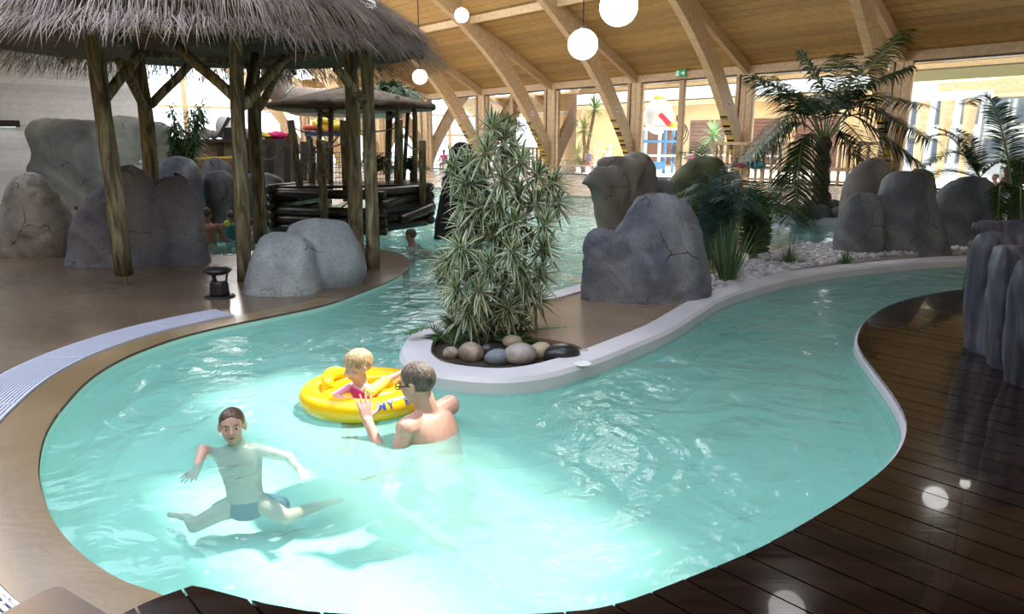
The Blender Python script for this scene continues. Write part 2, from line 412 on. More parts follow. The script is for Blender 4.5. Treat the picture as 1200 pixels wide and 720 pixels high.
curb = mb.build('curb', T['curb'], smooth=False); structure(curb); curb['label'] = 'smooth white curb around the planted island'
# resin top, soil bed and gravel sheet inside the curb
def sheet(name, poly, z, m): return M().prism(poly, z-.04, z).build(name, m)
inner_front = [rim_in[i] for i in range(len(rim_in))]
soil = px([(533, 381), (512, 390), (503, 402), (512, 415), (537, 424), (600, 429), (650, 426), (703, 415), (672, 402), (640, 396), (600, 389), (565, 382)], .03)
structure(sheet('soil_bed', [Vector((p.x, p.y, 0)) for p in soil], .008, T['soil']))
# tan shell around the soil bed (raised to the curb)
resin_top = px([(703, 417), (672, 403), (640, 397), (600, 390), (565, 383), (560, 371), (600, 361), (640, 350), (690, 335), (760, 335), (850, 345), (830, 352), (800, 370), (772, 386), (740, 401)], .045)
structure(sheet('island_resin', resin_top, .042, T['resin']))

# small round planter island by the palm
c = Vector((7.25, 16.0, 0))
ring = [c+Vector((1.45*math.cos(a*PI/18), 1.35*math.sin(a*PI/18), 0)) for a in range(36)]
pl = M().prism(ring, -1.0, .10).build('round_planter', T['curb']); structure(pl)
structure(M().prism([c+(p-c)*.86 for p in ring], .06, .13).build('planter_soil', T['soil']))

# far floor beyond the water, reaching the glazed wall
far = px([(-200, 247), (90, 250), (240, 252), (345, 250), (395, 240), (430, 226), (500, 219), (600, 224), (660, 229), (720, 231), (800, 233), (900, 240), (985, 243), (1080, 238), (1400, 240)])
T['farfloor'] = mottled('far_sandy_floor', [(.3, (.33, .25, .17)), (.6, (.42, .33, .23)), (.8, (.50, .40, .29))], .8, .32, .04, 5, rough2=.16)
structure(M().prism(far+[H(28, 20), H(28, 0), H(-45, 0), H(-45, 30), Vector((-30, 16, 0))], -1.0, 0).build('floor_far', T['farfloor']))

# basin and water
structure(M().prism([(-30, -2), (22, -2), (22, 32), (-30, 32)], -.9, -.66).build('pool_basin', T['basin']))
COVE = ((0.0, -.012), (.004, -.16), (.06, -.34), (.20, -.50), (.42, -.60), (.75, -.68))
def cove(name, line, side, top=-.012):
    mb = M(); rows = []
    for o_, z_ in COVE: rows.append([Vector((p.x, p.y, min(z_, top))) for p in offset_line(line, side*(o_+.004))])
    for r0, r1 in zip(rows[:-1], rows[1:]):
        for i in range(len(line)-1): mb.quad(r0[i], r0[i+1], r1[i+1], r1[i])
    structure(mb.build(name, T['basin'], None, True))
cove('pool_wall_left', shore[:5*19], -1)
w = M().quad(Vector((-29, 1.2, WZ)), Vector((21, 1.2, WZ)), Vector((21, 31, WZ)), Vector((-29, 31, WZ))).build('water', T['water']); structure(w)
w['label'] = 'rippling turquoise pool water'

# hardwood deck: boards run with the glazed wall, each cut along the pool edge
deck_edge = px([(60, 760), (176, 704), (226, 686), (236, 688), (312, 708), (362, 717), (470, 723), (560, 722), (640, 719)], .03)+\
    spline(px([(690, 715), (740, 703), (830, 668), (900, 637), (960, 603), (1010, 570), (1045, 540), (1060, 515), (1061, 490), (1045, 460), (1022, 430), (1008, 410), (1005, 395), (1015, 376), (1045, 357), (1090, 345), (1135, 339), (1220, 335), (1400, 330)], .03), 4)
deck_poly = deck_edge+[Vector((12, 7.5, 0)), Vector((12, -3, 0)), Vector((-3, -3, 0)), Vector((-3, 1.6, 0))]
deck = thing('hardwood_deck', (2.6, 3.0, 0), 'dark wet hardwood deck of narrow boards along the right pool edge', 'deck')
M().prism([(p.x, p.y) for p in deck_poly], -1.0, -.005).build('deck_base', T['deck_under'], deck)
n2 = Vector((.738, .675, 0)); BW = .155
def spans(s):
    xs = []
    k = len(deck_poly)
    for i in range(k):
        a, b = deck_poly[i], deck_poly[(i+1) % k]
        da = a.x*n2.x+a.y*n2.y-s; db = b.x*n2.x+b.y*n2.y-s
        if (da < 0) != (db < 0):
            p = a.lerp(b, da/(da-db)); xs.append(p.x*U.x+p.y*U.y)
    xs.sort()
    return [(xs[i], xs[i+1]) for i in range(0, len(xs)-1, 2)]
def up_(s, u, z): return Vector((n2.x*s+U.x*u, n2.y*s+U.y*u, z))
k = 0
lim = 4.2
s0 = -2.0
while s0 < 9.5:
    rows = []
    for q in range(6):
        s = s0+(BW-.009)*q/5+1e-4
        rows.append((s, [(a, b) for a, b in spans(s) if b-a > .05]))
    nmax = max(len(r[1]) for r in rows)
    if nmax and min(len(r[1]) for r in rows) != nmax:
        nmax = min(len(r[1]) for r in rows) or nmax
    rows = [r for r in rows if len(r[1]) >= nmax]
    for j in range(nmax):
        if len(rows) < 2: break
        mb = M(); zt = .03+random.uniform(-.0012, .0012); zb = .002
        tone = random.uniform(-1, 1)
        for (sa, ra), (sb, rb) in zip(rows[:-1], rows[1:]):
            a0, a1 = ra[j]; b0, b1 = rb[j]
            mb.quad(up_(sa, a0, zt), up_(sa, a1, zt), up_(sb, b1, zt), up_(sb, b0, zt), tone)
            mb.quad(up_(sa, a0, zb), up_(sa, a0, zt), up_(sb, b0, zt), up_(sb, b0, zb), tone)
            mb.quad(up_(sa, a1, zt), up_(sa, a1, zb), up_(sb, b1, zb), up_(sb, b1, zt), tone)
        sa, ra = rows[0]; sb, rb = rows[-1]
        mb.quad(up_(sa, ra[j][0], zb), up_(sa, ra[j][1], zb), up_(sa, ra[j][1], zt), up_(sa, ra[j][0], zt), tone)
        mb.quad(up_(sb, rb[j][0], zt), up_(sb, rb[j][1], zt), up_(sb, rb[j][1], zb), up_(sb, rb[j][0], zb), tone)
        o = mb.build('deck_board', T['deck'], deck)
    s0 += BW
# pale coping under the board ends, and the painted wall below
mb = M(); e0 = spline(px([(560, 722), (640, 719), (690, 715), (740, 703), (830, 668), (900, 637), (960, 603), (1010, 570), (1045, 540), (1060, 515), (1061, 490), (1045, 460), (1022, 430), (1008, 410), (1005, 395), (1015, 376), (1045, 357), (1090, 345), (1135, 339), (1220, 335), (1400, 330)], .03), 4)
e1 = offset_line(e0, .02); e2 = offset_line(e0, -.25)
for i in range(len(e0)-1):
    z = lambda v, h: Vector((v.x, v.y, h))
    mb.quad(z(e1[i], 0), z(e1[i+1], 0), z(e2[i+1], 0), z(e2[i], 0))
    mb.quad(z(e1[i], 0), z(e1[i], -.05), z(e1[i+1], -.05), z(e1[i+1], 0))
structure(mb.build('trim_coping', T['curb']))
cove('pool_wall_right', e1, 1, -.05)
cove('pool_wall_island', rim_out, 1, -.07)
# ------------------------------------------------------------------ hall shell
EAVE_T = 4.95; RIDGE = 12.7; OPP = 25.4; SL = .48
def roof_z(i):
    return EAVE_T+SL*i if i < RIDGE else (EAVE_T+SL*(2*RIDGE-i) if i < OPP else EAVE_T)
T['skindark'] = plain('dark_roof_underlay', (.10, .06, .03), .8)
ceil_root = bpy.data.objects.new('ceiling', None); COL.objects.link(ceil_root); ceil_root.location = H(-8, 6, 8); ORG[ceil_root] = H(-8, 6, 8); structure(ceil_root)
def planks(i0, i1, t0, t1, pitch=.37):
    i = i0
    while i < i1-.05:
        j = min(i+pitch, i1)
        mb = M(); tn = random.uniform(-1, 1); g = .05
        za, zb = roof_z(i+.001), roof_z(j-.001)
        a, b, c, d = H(t0, i+g, za+SL*g*(1 if i < RIDGE else -1)), H(t1, i+g, za+SL*g*(1 if i < RIDGE else -1)), H(t1, j, zb), H(t0, j, zb)
        th = Vector((0, 0, .06))
        mb.quad(a, b, c, d, tn); mb.quad(d+th, c+th, b+th, a+th, tn)
        mb.quad(a+th, b+th, b, a, tn); mb.quad(d, c, c+th, d+th, tn)
        mb.build('ceiling_plank', T['ceil'], ceil_root)
        i = j
planks(-1.2, 3, -50, 28); planks(3, 9.5, -27, 28)
planks(22.05, 25.4, -50, 6.4)
# outer skin of the roof so that no light leaks between planks
mb = M()
def slab(i0, i1, t0, t1, dz=.08):
    mb.quad(H(t0, i0, roof_z(i0+.001)+dz), H(t1, i0, roof_z(i0+.001)+dz), H(t1, i1, roof_z(i1-.001)+dz), H(t0, i1, roof_z(i1-.001)+dz))
slab(-1.4, 3, -50, 28); slab(3, 9.5, -27, 28)
slab(9.5, 12.7, 3, 28); slab(12.7, 18, 3, 28); 
# lower slope: solid but for an unseen hatch, added to aim sun at the pool
slab(18, 23.75, 7.2, 28); slab(23.75, 24.8, 7.2, 11.7); slab(23.75, 24.8, 15.0, 28); slab(24.8, 25.4, 7.2, 28)
slab(22, 25.4, -50, 6.5); slab(22, 25.4, 6.5, 7.2)
structure(mb.build('ceiling_skin', T['skindark']))
mb = M()
for i0, i1, t0, t1 in ((25.4, 36, -50, -1.5), (25.4, 36, 17.5, 28), (31, 36, -1.5, 17.5), (25.4, 26.4, -1.5, 17.5), (26.4, 27.3, -1.5, 11.5)):  # gap is an unseen opening added to brighten the pool; strips trim its reflection
    mb.quad(H(t0, i0, 4.95), H(t1, i0, 4.95), H(t1, i1, 4.95), H(t0, i1, 4.95))
structure(mb.build('ceiling_gallery', T['ceil']))
# milky roof glazing over the ridge, between the arches
m, n, l, b = nodes('milky_polycarbonate'); n.remove(b); o = n['Material Output']
tl = n.new('ShaderNodeBsdfTranslucent'); tl.inputs[0].default_value = (.80, .82, .85, 1); df = n.new('ShaderNodeBsdfDiffuse'); df.inputs[0].default_value = (.8, .82, .85, 1)
mi = n.new('ShaderNodeMixShader'); mi.inputs[0].default_value = .25; l.new(tl.outputs[0], mi.inputs[1]); l.new(df.outputs[0], mi.inputs[2]); l.new(mi.outputs[0], o.inputs[0])
T['milky'] = m
sky_root = bpy.data.objects.new('roof_glazing', None); COL.objects.link(sky_root); sky_root.location = H(-8, 15, 10); ORG[sky_root] = H(-8, 15, 10); structure(sky_root)
for i0, i1, t0, t1 in ((3.05, 9.45, -44, -27), (9.5, 12.65, -44, 3), (12.75, 15.3, -44, 3), (15.35, 18, -44, 3), (18.05, 20, -44, 7.2), (20.05, 22, -44, 7.2)):
    M().quad(H(t0, i0, roof_z(i0)+.06), H(t1, i0, roof_z(i0)+.06), H(t1, i1, roof_z(i1)+.06), H(t0, i1, roof_z(i1)+.06)).build('glazing_panel', T['milky'], sky_root)
for i0 in (9.5, 12.7, 15.3, 18, 20, 22):
    M().bar(H(-44, i0, roof_z(i0)-.06), H(7.2 if i0 >= 18 else 3, i0, roof_z(i0)-.06), .12, .2).build('glazing_bar', T['glulam'], sky_root)
# walls
structure(M().bar(H(-50, 36, 2.5), H(28, 36, 2.5), .2, 5.2).build('wall_back', T['ceil']))
structure(M().bar(H(28, 0, 3), H(28, 36, 3), .2, 13).build('wall_right', T['ceil']))
wl_root = bpy.data.objects.new('wall_left', None); COL.objects.link(wl_root); wl_root.location = H(-7.6, 28, 0); ORG[wl_root] = H(-7.6, 28, 0); structure(wl_root)
zz = 0.0
while zz < 7.6:
    i0 = 22.7
    if zz > 4.7: i1 = min(34, 25.4+(4.95-zz)/SL*1.0+.4)
    else: i1 = 35.5
    if i1 <= i0+.1: break
    mb = M(); mb.bar(H(-7.6, i0, zz+.09), H(-7.6, i1, zz+.09), .05, .176, a=random.uniform(-1, 1)); mb.build('wall_board', T['whiteboard'], wl_root); zz += .18
structure(M().bar(H(-7.75, 22.7, 2.4), H(-7.75, 35.5, 2.4), .2, 5.0).build('wall_left_core', T['whiteboard']))
structure(M().bar(H(-7.6, 22.65, 3.1), H(-20, 22.65, 3.1), .2, 6.3).build('wall_left_return', T['whiteboard']))

# arches, rafters, purlins, posts: each bay's glued-timber pieces
cols = [-42.1, -36.1, -30.1, -24.1, -18.1, -12.05, -6.15, -.16, 6.13, 12.1]
arch_c = spline([(0.1, 0, -.1), (.75, 0, 1.2), (1.75, 0, 2.7), (3.2, 0, 4.5), (4.85, 0, 6.05), (6.6, 0, 7.35), (8.2, 0, 8.3), (10.4, 0, 9.4), (12.7, 0, 10.35)], 5)
T['hazard_y'] = plain('yellow_hazard_tape', (.75, .52, .03), .5); T['hazard_k'] = plain('black_hazard_tape', (.02, .02, .02), .5)
T['sticker'] = plain('paper_sticker', (.8, .78, .78), .6); T['sticker_ink'] = plain('red_sticker_ink', (.5, .08, .1), .6)
def arch(t, label, tape):
    r = thing('timber_arch', H(t, .5, 0), label, 'arch', None)
    mb = M(); n = len(arch_c)
    for lam in range(2):
        prof = []
        for i, p in enumerate(arch_c):
            d = arch_c[min(i+1, n-1)]-arch_c[max(i-1, 0)]; d.normalize(); nn = Vector((d.z, 0, -d.x))   # outward (down-in side)
            h = .62+.14*min(1, p.z/4)
            prof.append((p+nn*(-h*.06), p+nn*(h*.0), nn, h))
        break
    hw = .16
    for i in range(n-1):
        q = []
        for j in (i, i+1):
            p = arch_c[j]; nn, h = prof[j][2], prof[j][3]
            lo = p+nn*0; hi = p-nn*h
            q.append([H(t-hw, lo.x, lo.z), H(t+hw, lo.x, lo.z), H(t+hw, hi.x, hi.z), H(t-hw, hi.x, hi.z)])
        a, b = q
        for k in range(4): mb.quad(a[k], b[k], b[(k+1) % 4], a[(k+1) % 4], .3*math.sin(t+k))
    mb.build('arch_rib', T['glulam'], r)
    mb = M()                                            # straight rafter down the other slope
    ie = 25.3 if t < 10 else 18.0; mb.bar(H(t, 12.7, roof_z(12.7)-.35), H(t, ie, roof_z(ie)-.3), .25, .5); mb.build('rafter', T['glulam'], r)
    mb = M(); mb.bar(H(t, -.1, EAVE_T-.28), H(t, 8.6, roof_z(8.6)-.24), .22, .40, a=.5); mb.build('rafter', T['glulam'], r)
    if tape:
        ya, ka = M(), M()
        for k in range(26):
            f = k/26
            z0 = .35+f*2.5; i = min(range(n-1), key=lambda q: abs(arch_c[q].z-z0)); p = arch_c[i].lerp(arch_c[i+1], min(1, max(0, (z0-arch_c[i].z)/(arch_c[i+1].z-arch_c[i].z))))
            nn = prof[i][2]; c = H(t-.0, p.x, p.z)+(N*nn.x+Vector((0, 0, nn.z)))*.004
            d = (arch_c[i+1]-arch_c[i]).normalized(); dd = N*d.x+Vector((0, 0, d.z))
            (ya if k % 2 == 0 else ka).bar(c-dd*.05, c+dd*.05, .34, .012, up=N*nn.x+Vector((0, 0, nn.z)))
        tag(ya.build('warning_tape', T['hazard_y'], r), kind='stuff'); tag(ka.build('warning_tape', T['hazard_k'], r), kind='stuff')
        p = arch_c[11]; nn = prof[11][2]
        cc = H(t+.165, p.x, p.z)+(N*nn.x+Vector((0, 0, nn.z)))*(-.38)
        s = M().lathe([(.0, -.004), (.13, -.004), (.13, .004), (0, .004)], cc, 14, axis=U); s.build('sticker', T['sticker'], r)
        s = M().box(cc+U*.006, (.012, .10, .08), HALL_ROT); s.build('sticker_print', T['sticker_ink'], r)
    return r
al = ['farthest curved timber arch at the far end of the hall', 'second farthest curved timber arch at the far end of the hall', 'third farthest curved timber arch deep in the hall', 'curved timber arch farthest back beside the small thatched hut', 'curved timber arch second from the back, left of the striped leafy plant', 'curved timber arch rising behind the striped leafy plant',
      'curved timber arch with hazard tape behind the notched rock', 'curved timber arch left of the wooden fence', 'curved timber arch behind the tall palm crown', 'curved timber arch at the far right, mostly out of view']
for t, l_ in zip(cols, al): arch(t, l_, True)
# wall plate and window columns
wp = M(); wp.bar(H(-50, .0, 4.78), H(28, .0, 4.78), .3, .34, a=.2); structure(wp.build('trim_eave_beam', T['glulam']))
wp = M(); wp.bar(H(-50, -.02, 4.57), H(28, -.02, 4.57), .1, .06); T['darktrim'] = plain('dark_window_trim', (.06, .06, .065), .4, .3); structure(wp.build('trim_window_head', T['darktrim']))
wp = M(); wp.bar(H(-50, .0, .03), H(28, 0, .03), .14, .06); structure(wp.build('trim_sill', T['darktrim']))
for k, t in enumerate(cols[:-1]):
    pm = M(); i_p = 5.9; pm.bar(H(t, i_p, roof_z(i_p)-.22), H(cols[k+1], i_p, roof_z(i_p)-.22), .16, .34, a=.6)
    tag(pm.build('purlin', T['glulam']), ['farthest pale purlin at the far end', 'second farthest pale purlin at the far end', 'third farthest pale purlin deep in the hall', 'pale purlin between the two rearmost arches', 'pale purlin between the second and third arches', 'pale purlin crossing above the striped plant', 'pale purlin behind the hanging globe lamp', 'pale purlin out at top of frame above the fence bay', 'pale purlin at the top right ceiling'][k], 'purlin')
cl_ = ['farthest timber window post at the far end', 'second farthest timber window post at the far end', 'third farthest timber window post deep in the hall', 'pale timber window post nearest the small hut roof', 'pale timber window post left of the second arch', 'pale timber window post left of the yucca outside', 'pale timber window post beside the bright play area', 'pale timber window post beside the slatted fence', 'pale timber window post behind the tall palm', 'pale timber window post at far right']
for t, l_ in zip(cols, cl_):
    r = thing('window_post', H(t, .1, 0), l_, 'post')
    for k, (dt, w_, di, dp, tn) in enumerate(((-.34, .16, .05, .42, -1.2), (-.10, .26, .0, .36, .3), (.2, .28, .02, .34, .6))):
        M().bar(H(t+dt, di, .07), H(t+dt, di, 4.6), w_, dp, up=N, a=tn).build('post_board', T['glulam'], r)
# glazed bays
for k in range(len(cols)-1):
    a, b = cols[k]+.36, cols[k+1]-.45
    wn_ = bpy.data.objects.new('window_%d' % (k+1), None); COL.objects.link(wn_); wn_.location = H((a+b)/2, -.05, 0); ORG[wn_] = H((a+b)/2, -.05, 0); structure(wn_)
    cuts = [a, b]
    if k == 6: cuts = [a, cols[k]+2.65, b]
    if k == 4: cuts = [a, a+2.4, b]
    for c0, c1 in zip(cuts[:-1], cuts[1:]):
        M().bar(H(c0+.03, -.05, 2.3), H(c1-.03, -.05, 2.3), .012, 4.5).build('pane', T['glass'], wn_)
    for c0 in cuts[1:-1]: M().bar(H(c0, 0, .06), H(c0, 0, 4.55), .26, .2, up=N, a=-.6).build('mullion', T['glulam'], wn_)
# far end wall: glazed, with slender timber posts
ew = bpy.data.objects.new('window_10', None); COL.objects.link(ew); ew.location = H(-44, 12, 0); ORG[ew] = H(-44, 12, 0); structure(ew)
for i in (1.2, 5.2, 9.2, 13.2, 17.2, 21.2):
    M().bar(H(-44, i, 0), H(-44, i, 9), .3, .3, a=-.2).build('mullion', T['glulam'], ew)
for z_ in (2.6, 4.6): M().bar(H(-44, 0, z_), H(-44, 22, z_), .2, .18).build('transom', T['glulam'], ew)
M().bar(H(-44.1, 0, 4.5), H(-44.1, 22.6, 4.5), .012, 9).build('pane', T['glass'], ew)

# porch roof outside the glazing
T['porch'] = plain('pale_porch_boards', (.62, .58, .45), .6)
structure(M().bar(H(-50, -2.6, 4.86), H(28, -2.6, 4.86), 2.8, .12, up=(0, 0, 1)).build('ceiling_eaves', T['porch']))
# ------------------------------------------------------------------ rocks
T['rock_blue'] = rock_mat('blue_grey_rock', (.085, .095, .125), (.17, .18, .20), (.34, .36, .37), 1.1)
T['rock_dark'] = rock_mat('dark_slate_rock', (.12, .13, .165), (.19, .20, .225), (.30, .305, .31), .9)
T['rock_green'] = rock_mat('greenish_grey_rock', (.15, .16, .16), (.27, .28, .25), (.42, .43, .34), .55)
T['rock_pale'] = rock_mat('pale_grey_rock', (.22, .25, .27), (.30, .34, .35), (.40, .45, .45), 1.6)
T['rock_tan'] = rock_mat('tan_grey_rock', (.16, .155, .14), (.26, .25, .215), (.37, .35, .29), .9)
T['rock_black'] = rock_mat('black_wet_rock', (.015, .016, .018), (.03, .032, .035), (.06, .06, .06), .9)
T['rock_slate'] = rock_mat('grey_slab_rock', (.09, .10, .112), (.165, .176, .187), (.27, .28, .285), 1.2)
T['rock_moss'] = rock_mat('mossy_rock', (.05, .06, .03), (.10, .115, .05), (.17, .17, .09), .8)
def lobe(mb, rows, d, depth, seed=0, nseg=28, lean=0.0, power=2.4):
    """one rounded lump lofted through a silhouette: rows of (y, x_left, x_right) from top to bottom, seen at depth d"""
    r3 = []
    for y, xl, xr in rows:
        a, b = D(xl, y, d), D(xr, y, d); r3.append(((a.x+b.x)/2, max(.01, (b.x-a.x)/2), a.z))
    wmax = max(r[1] for r in r3)
    r3[-1] = (r3[-1][0], r3[-1][1], min(r3[-1][2], -.05))
    st = spline([Vector(r) for r in r3], 4)
    ztop = st[0].z; zb = st[-1].z
    o = len(mb.v); n = nseg
    top = Vector((st[0].x, d+lean*ztop, ztop+.012)); mb.v.append(top)
    for p in st:
        f = (p.z-zb)/(ztop-zb+1e-6)
        hb = depth*wmax*(.55+.45*p.y/wmax)*math.sqrt(max(.05, 1-f**3.5)) if f > 0 else depth*wmax
        for k in range(n):
            t = 2*PI*k/n; ct, s_ = math.cos(t), math.sin(t)
            sx = math.copysign(abs(ct)**(2/power), ct); sy = math.copysign(abs(s_)**(2/power), s_)
            mb.v.append(Vector((p.x+p.y*sx, d+lean*p.z+hb*sy, p.z)))
    for k in range(n): mb.f.append((o, o+1+k, o+1+(k+1) % n))
    for i in range(len(st)-1):
        for k in range(n):
            k2 = (k+1) % n; b = o+1+i*n; mb.f.append((b+k, b+n+k, b+n+k2, b+k2))
    b = o+1+(len(st)-1)*n
    mb.f.append(tuple(b+k for k in range(n)))
def rock(label, m, lobes, voxel=.035, amp=.05, seed=1, cat='boulder', group=None, freq=1.6, crease=.05):
    mb = M()
    for lb in lobes: lobe(mb, *lb[:3], **(lb[3] if len(lb) > 3 else {}))
    me = remeshed(mb, voxel, 2, 'boulder')
    off = Vector((seed*7.3, seed*3.1, seed*1.7))
    for v in me.vertices:
        p = v.co*freq+off
        nn = noise.fractal(p, 1.0, 2.1, 4)
        cr = abs(noise.noise(p*.9+Vector((9, 4, 2))))
        dv = amp*nn-crease*max(0, .10-cr)*10*.5*.6
        dv += amp*.22*noise.noise(p*6)
        v.co = v.co+v.normal*dv
    # rest on the ground: local origin at the base
    xs = [v.co.x for v in me.vertices]; ys = [v.co.y for v in me.vertices]
    c = Vector(((min(xs)+max(xs))/2, (min(ys)+max(ys))/2, 0))
    me.transform(Matrix.Translation(-c)); me.materials.append(m)
    o = bpy.data.objects.new('boulder', me); COL.objects.link(o); o.location = c
    return tag(o, label, cat, group)
rock('big pale boulder with two smooth humps at the left shore', T['rock_pale'],
     [([(257, 352, 382), (262, 340, 404), (275, 334, 414), (295, 328, 424), (318, 325, 430), (340, 330, 426)], 8.25, .8),
      ([(270, 322, 338), (276, 306, 356), (290, 299, 366), (310, 292, 372), (335, 286, 376), (352, 284, 380)], 7.75, .8)], .03, .03, 2)
rock('dark slate double boulder behind the front hut posts', T['rock_dark'],
     [([(193, 140, 156), (200, 130, 172), (215, 122, 182), (232, 105, 188), (255, 92, 190), (285, 82, 192), (314, 76, 190)], 9.6, .55),
      ([(204, 195, 212), (208, 184, 220), (225, 176, 228), (250, 170, 235), (280, 168, 241), (310, 166, 246)], 9.7, .6)], .035, .06, 3)
rock('left boulder shaped like a wedge in front of the white wall', T['rock_tan'],
     [([(203, 18, 34), (207, 12, 46), (222, 6, 60), (240, 3, 72), (262, 1, 84), (285, 0, 86), (306, 2, 80)], 10.3, .6)], .035, .05, 4)
rock('huge slab-like rock wall before the white boarded wall', T['rock_green'],
     [([(137, 60, 100), (141, 46, 185), (150, 36, 203), (165, 36, 200), (180, 40, 196), (205, 38, 190), (230, 44, 188), (250, 60, 186)], 18.5, .35, {'power': 3.2})], .08, .16, 5, freq=.8, crease=.1)
rock('rounded blue-grey boulder behind the second hut post', T['rock_blue'],
     [([(183, 196, 212), (188, 188, 226), (200, 184, 234), (220, 182, 237), (246, 184, 238)], 13.6, .7)], .05, .05, 6)
rock('grey boulder with a crack right of the bathing couple', T['rock_slate'],
     [([(185, 246, 258), (192, 238, 268), (210, 236, 274), (232, 238, 276), (258, 240, 276)], 14.5, .7), ([(200, 250, 262), (206, 243, 270), (225, 240, 276), (256, 242, 276)], 14.0, .6)], .05, .05, 7)
rock('long grey sloping rock behind the rear hut post', T['rock_slate'],
     [([(202, 280, 300), (206, 272, 325), (220, 268, 340), (238, 266, 347), (254, 266, 348)], 15.5, .45)], .06, .06, 8)
rock('little white rock tip behind the dark boulder', T['rock_pale'], [([(186, 164, 170), (192, 158, 176), (205, 154, 180), (240, 150, 184)], 15.2, .6)], .05, .04, 9)
rock('large blue-grey boulder in the middle of the island', T['rock_blue'],
     [([(225, 760, 784), (229, 746, 794), (240, 738, 806), (262, 728, 816), (290, 712, 822), (325, 700, 829), (360, 692, 832)], 7.35, .72),
      ([(268, 700, 712), (272, 690, 724), (285, 684, 740), (310, 682, 748), (338, 680, 750), (359, 681, 752)], 7.1, .55),
      ([(300, 742, 775), (312, 732, 786), (335, 728, 792), (362, 728, 794)], 6.95, .5)], .028, .045, 11, crease=.06)
rock('notched rock leaning out over the water like a beak', T['rock_tan'],
     [([(179, 740, 752), (183, 732, 760), (196, 726, 767), (212, 722, 770), (232, 716, 768), (250, 714, 762), (262, 712, 762)], 14.4, .6),
      ([(184, 705, 730), (188, 700, 750), (198, 700, 756), (208, 702, 752), (216, 706, 748), (230, 708, 748), (258, 712, 750)], 14.0, .55),
      ([(196, 698, 728), (203, 690, 734), (211, 684, 738), (217, 680, 740), (221, 690, 740), (227, 702, 738)], 13.75, .45)], .04, .04, 12)
bpy.context.view_layer.update()
rock('mossy boulder behind the feathery bushes', T['rock_moss'], [([(182, 818, 836), (187, 808, 846), (200, 796, 851), (215, 786, 853), (240, 780, 854)], 15.6, .7)], .05, .05, 13)
rock('small brown rock beside the mossy boulder', T['rock_tan'], [([(201, 852, 864), (206, 848, 869), (218, 846, 871), (238, 846, 872)], 15.9, .8)], .05, .03, 14)
rock('small dark rock between the notched rock and the mossy boulder', T['rock_slate'], [([(209, 770, 780), (214, 764, 788), (225, 762, 792), (245, 762, 794)], 15.0, .8)], .05, .03, 15)
rock('low smooth boulder at the left of the grey trio', T['rock_slate'],
     [([(225, 1006, 1022), (229, 998, 1030), (240, 991, 1035), (260, 984, 1037), (285, 979, 1036), (305, 976, 1034)], 10.4, .75)], .035, .03, 16)
rock('tallest grey boulder in the middle of the trio', T['rock_slate'],
     [([(200, 1048, 1070), (204, 1040, 1082), (216, 1034, 1090), (240, 1031, 1096), (270, 1031, 1106), (305, 1032, 1116)], 10.5, .6),
      ([(228, 1028, 1036), (250, 1026, 1040), (280, 1026, 1044), (305, 1024, 1048)], 10.4, .8)], .035, .035, 17)
rock('broad rounded grey boulder at the right of the trio', T['rock_slate'],
     [([(208, 1130, 1150), (212, 1116, 1160), (224, 1102, 1167), (245, 1096, 1170), (270, 1096, 1166), (300, 1100, 1162)], 11.0, .65)], .035, .035, 18)
rock('tan boulder half hidden behind the palm fronds', T['rock_tan'],
     [([(186, 1016, 1034), (191, 1004, 1042), (205, 994, 1046), (225, 988, 1050), (258, 984, 1052)], 13.3, .6)], .05, .04, 19)
rock('narrow tan rock tip between the grey boulders', T['rock_tan'], [([(196, 1070, 1082), (202, 1066, 1092), (220, 1066, 1098), (260, 1066, 1100)], 12.6, .7)], .05, .03, 20)
rock('tall black rock stack behind the striped leafy plant', T['rock_black'],
     [([(167, 536, 546), (170, 530, 550), (180, 527, 556), (200, 524, 566), (225, 516, 576), (250, 510, 582), (272, 507, 584)], 12.9, .6),
      ([(205, 520, 530), (212, 517, 536), (235, 517, 540), (260, 510, 545), (272, 508, 545)], 12.6, .5),
      ([(226, 540, 560), (232, 530, 570), (250, 526, 582), (272, 524, 584)], 12.5, .5)], .045, .05, 21)
# dark ribbed rock wall on the deck at the right, with a grey beam-like ledge on top
rw = thing('ribbed_rock', D(1170, 440, 4.7)*1.0, 'dark ribbed artificial rock standing on the hardwood deck at the right', 'rock')
mb = M()
def rib(mb, rows, d, dp): lobe(mb, rows, d, dp, power=3.0)
rib(mb, [(272, 1150, 1176), (277, 1144, 1188), (300, 1140, 1192), (345, 1138, 1194), (400, 1137, 1200), (432, 1140, 1206)], 5.25, .8)
rib(mb, [(285, 1140, 1150), (292, 1134, 1154), (320, 1132, 1156), (360, 1131, 1156), (408, 1131, 1158)], 5.35, .9)
rib(mb, [(288, 1170, 1205), (294, 1164, 1240), (320, 1160, 1250), (380, 1160, 1260), (450, 1164, 1270)], 4.85, .5)
rib(mb, [(300, 1206, 1270), (306, 1190, 1300), (340, 1186, 1310), (400, 1186, 1320), (475, 1190, 1330)], 4.45, .5)
me = remeshed(mb, .022, 2)
for v in me.vertices:
    p = v.co
    rb = noise.noise(Vector((p.x*6, p.y*6, p.z*.9)))*.035+noise.noise(Vector((p.x*15, p.y*15, p.z*1.6)))*.022+noise.noise(Vector((p.x*5, p.y*5, p.z*5)))*.02
    v.co = p+Vector((v.normal.x, v.normal.y, v.normal.z*.4))*rb
T['rock_rib'] = mottled('ribbed_dark_rock', [(.3, (.012, .013, .02)), (.46, (.045, .048, .065)), (.6, (.085, .09, .115)), (.72, (.18, .19, .22))], 1.0, .5, .8, 8, (7, 7, .8), .9, bscale=3)
put_mesh('rock_body', me, T['rock_rib'], rw)
mb = M(); lobe(mb, [(256, 1180, 1210), (260, 1150, 1240), (266, 1141, 1250), (272, 1139, 1250), (277, 1142, 1250)], 5.5, .25, power=3)
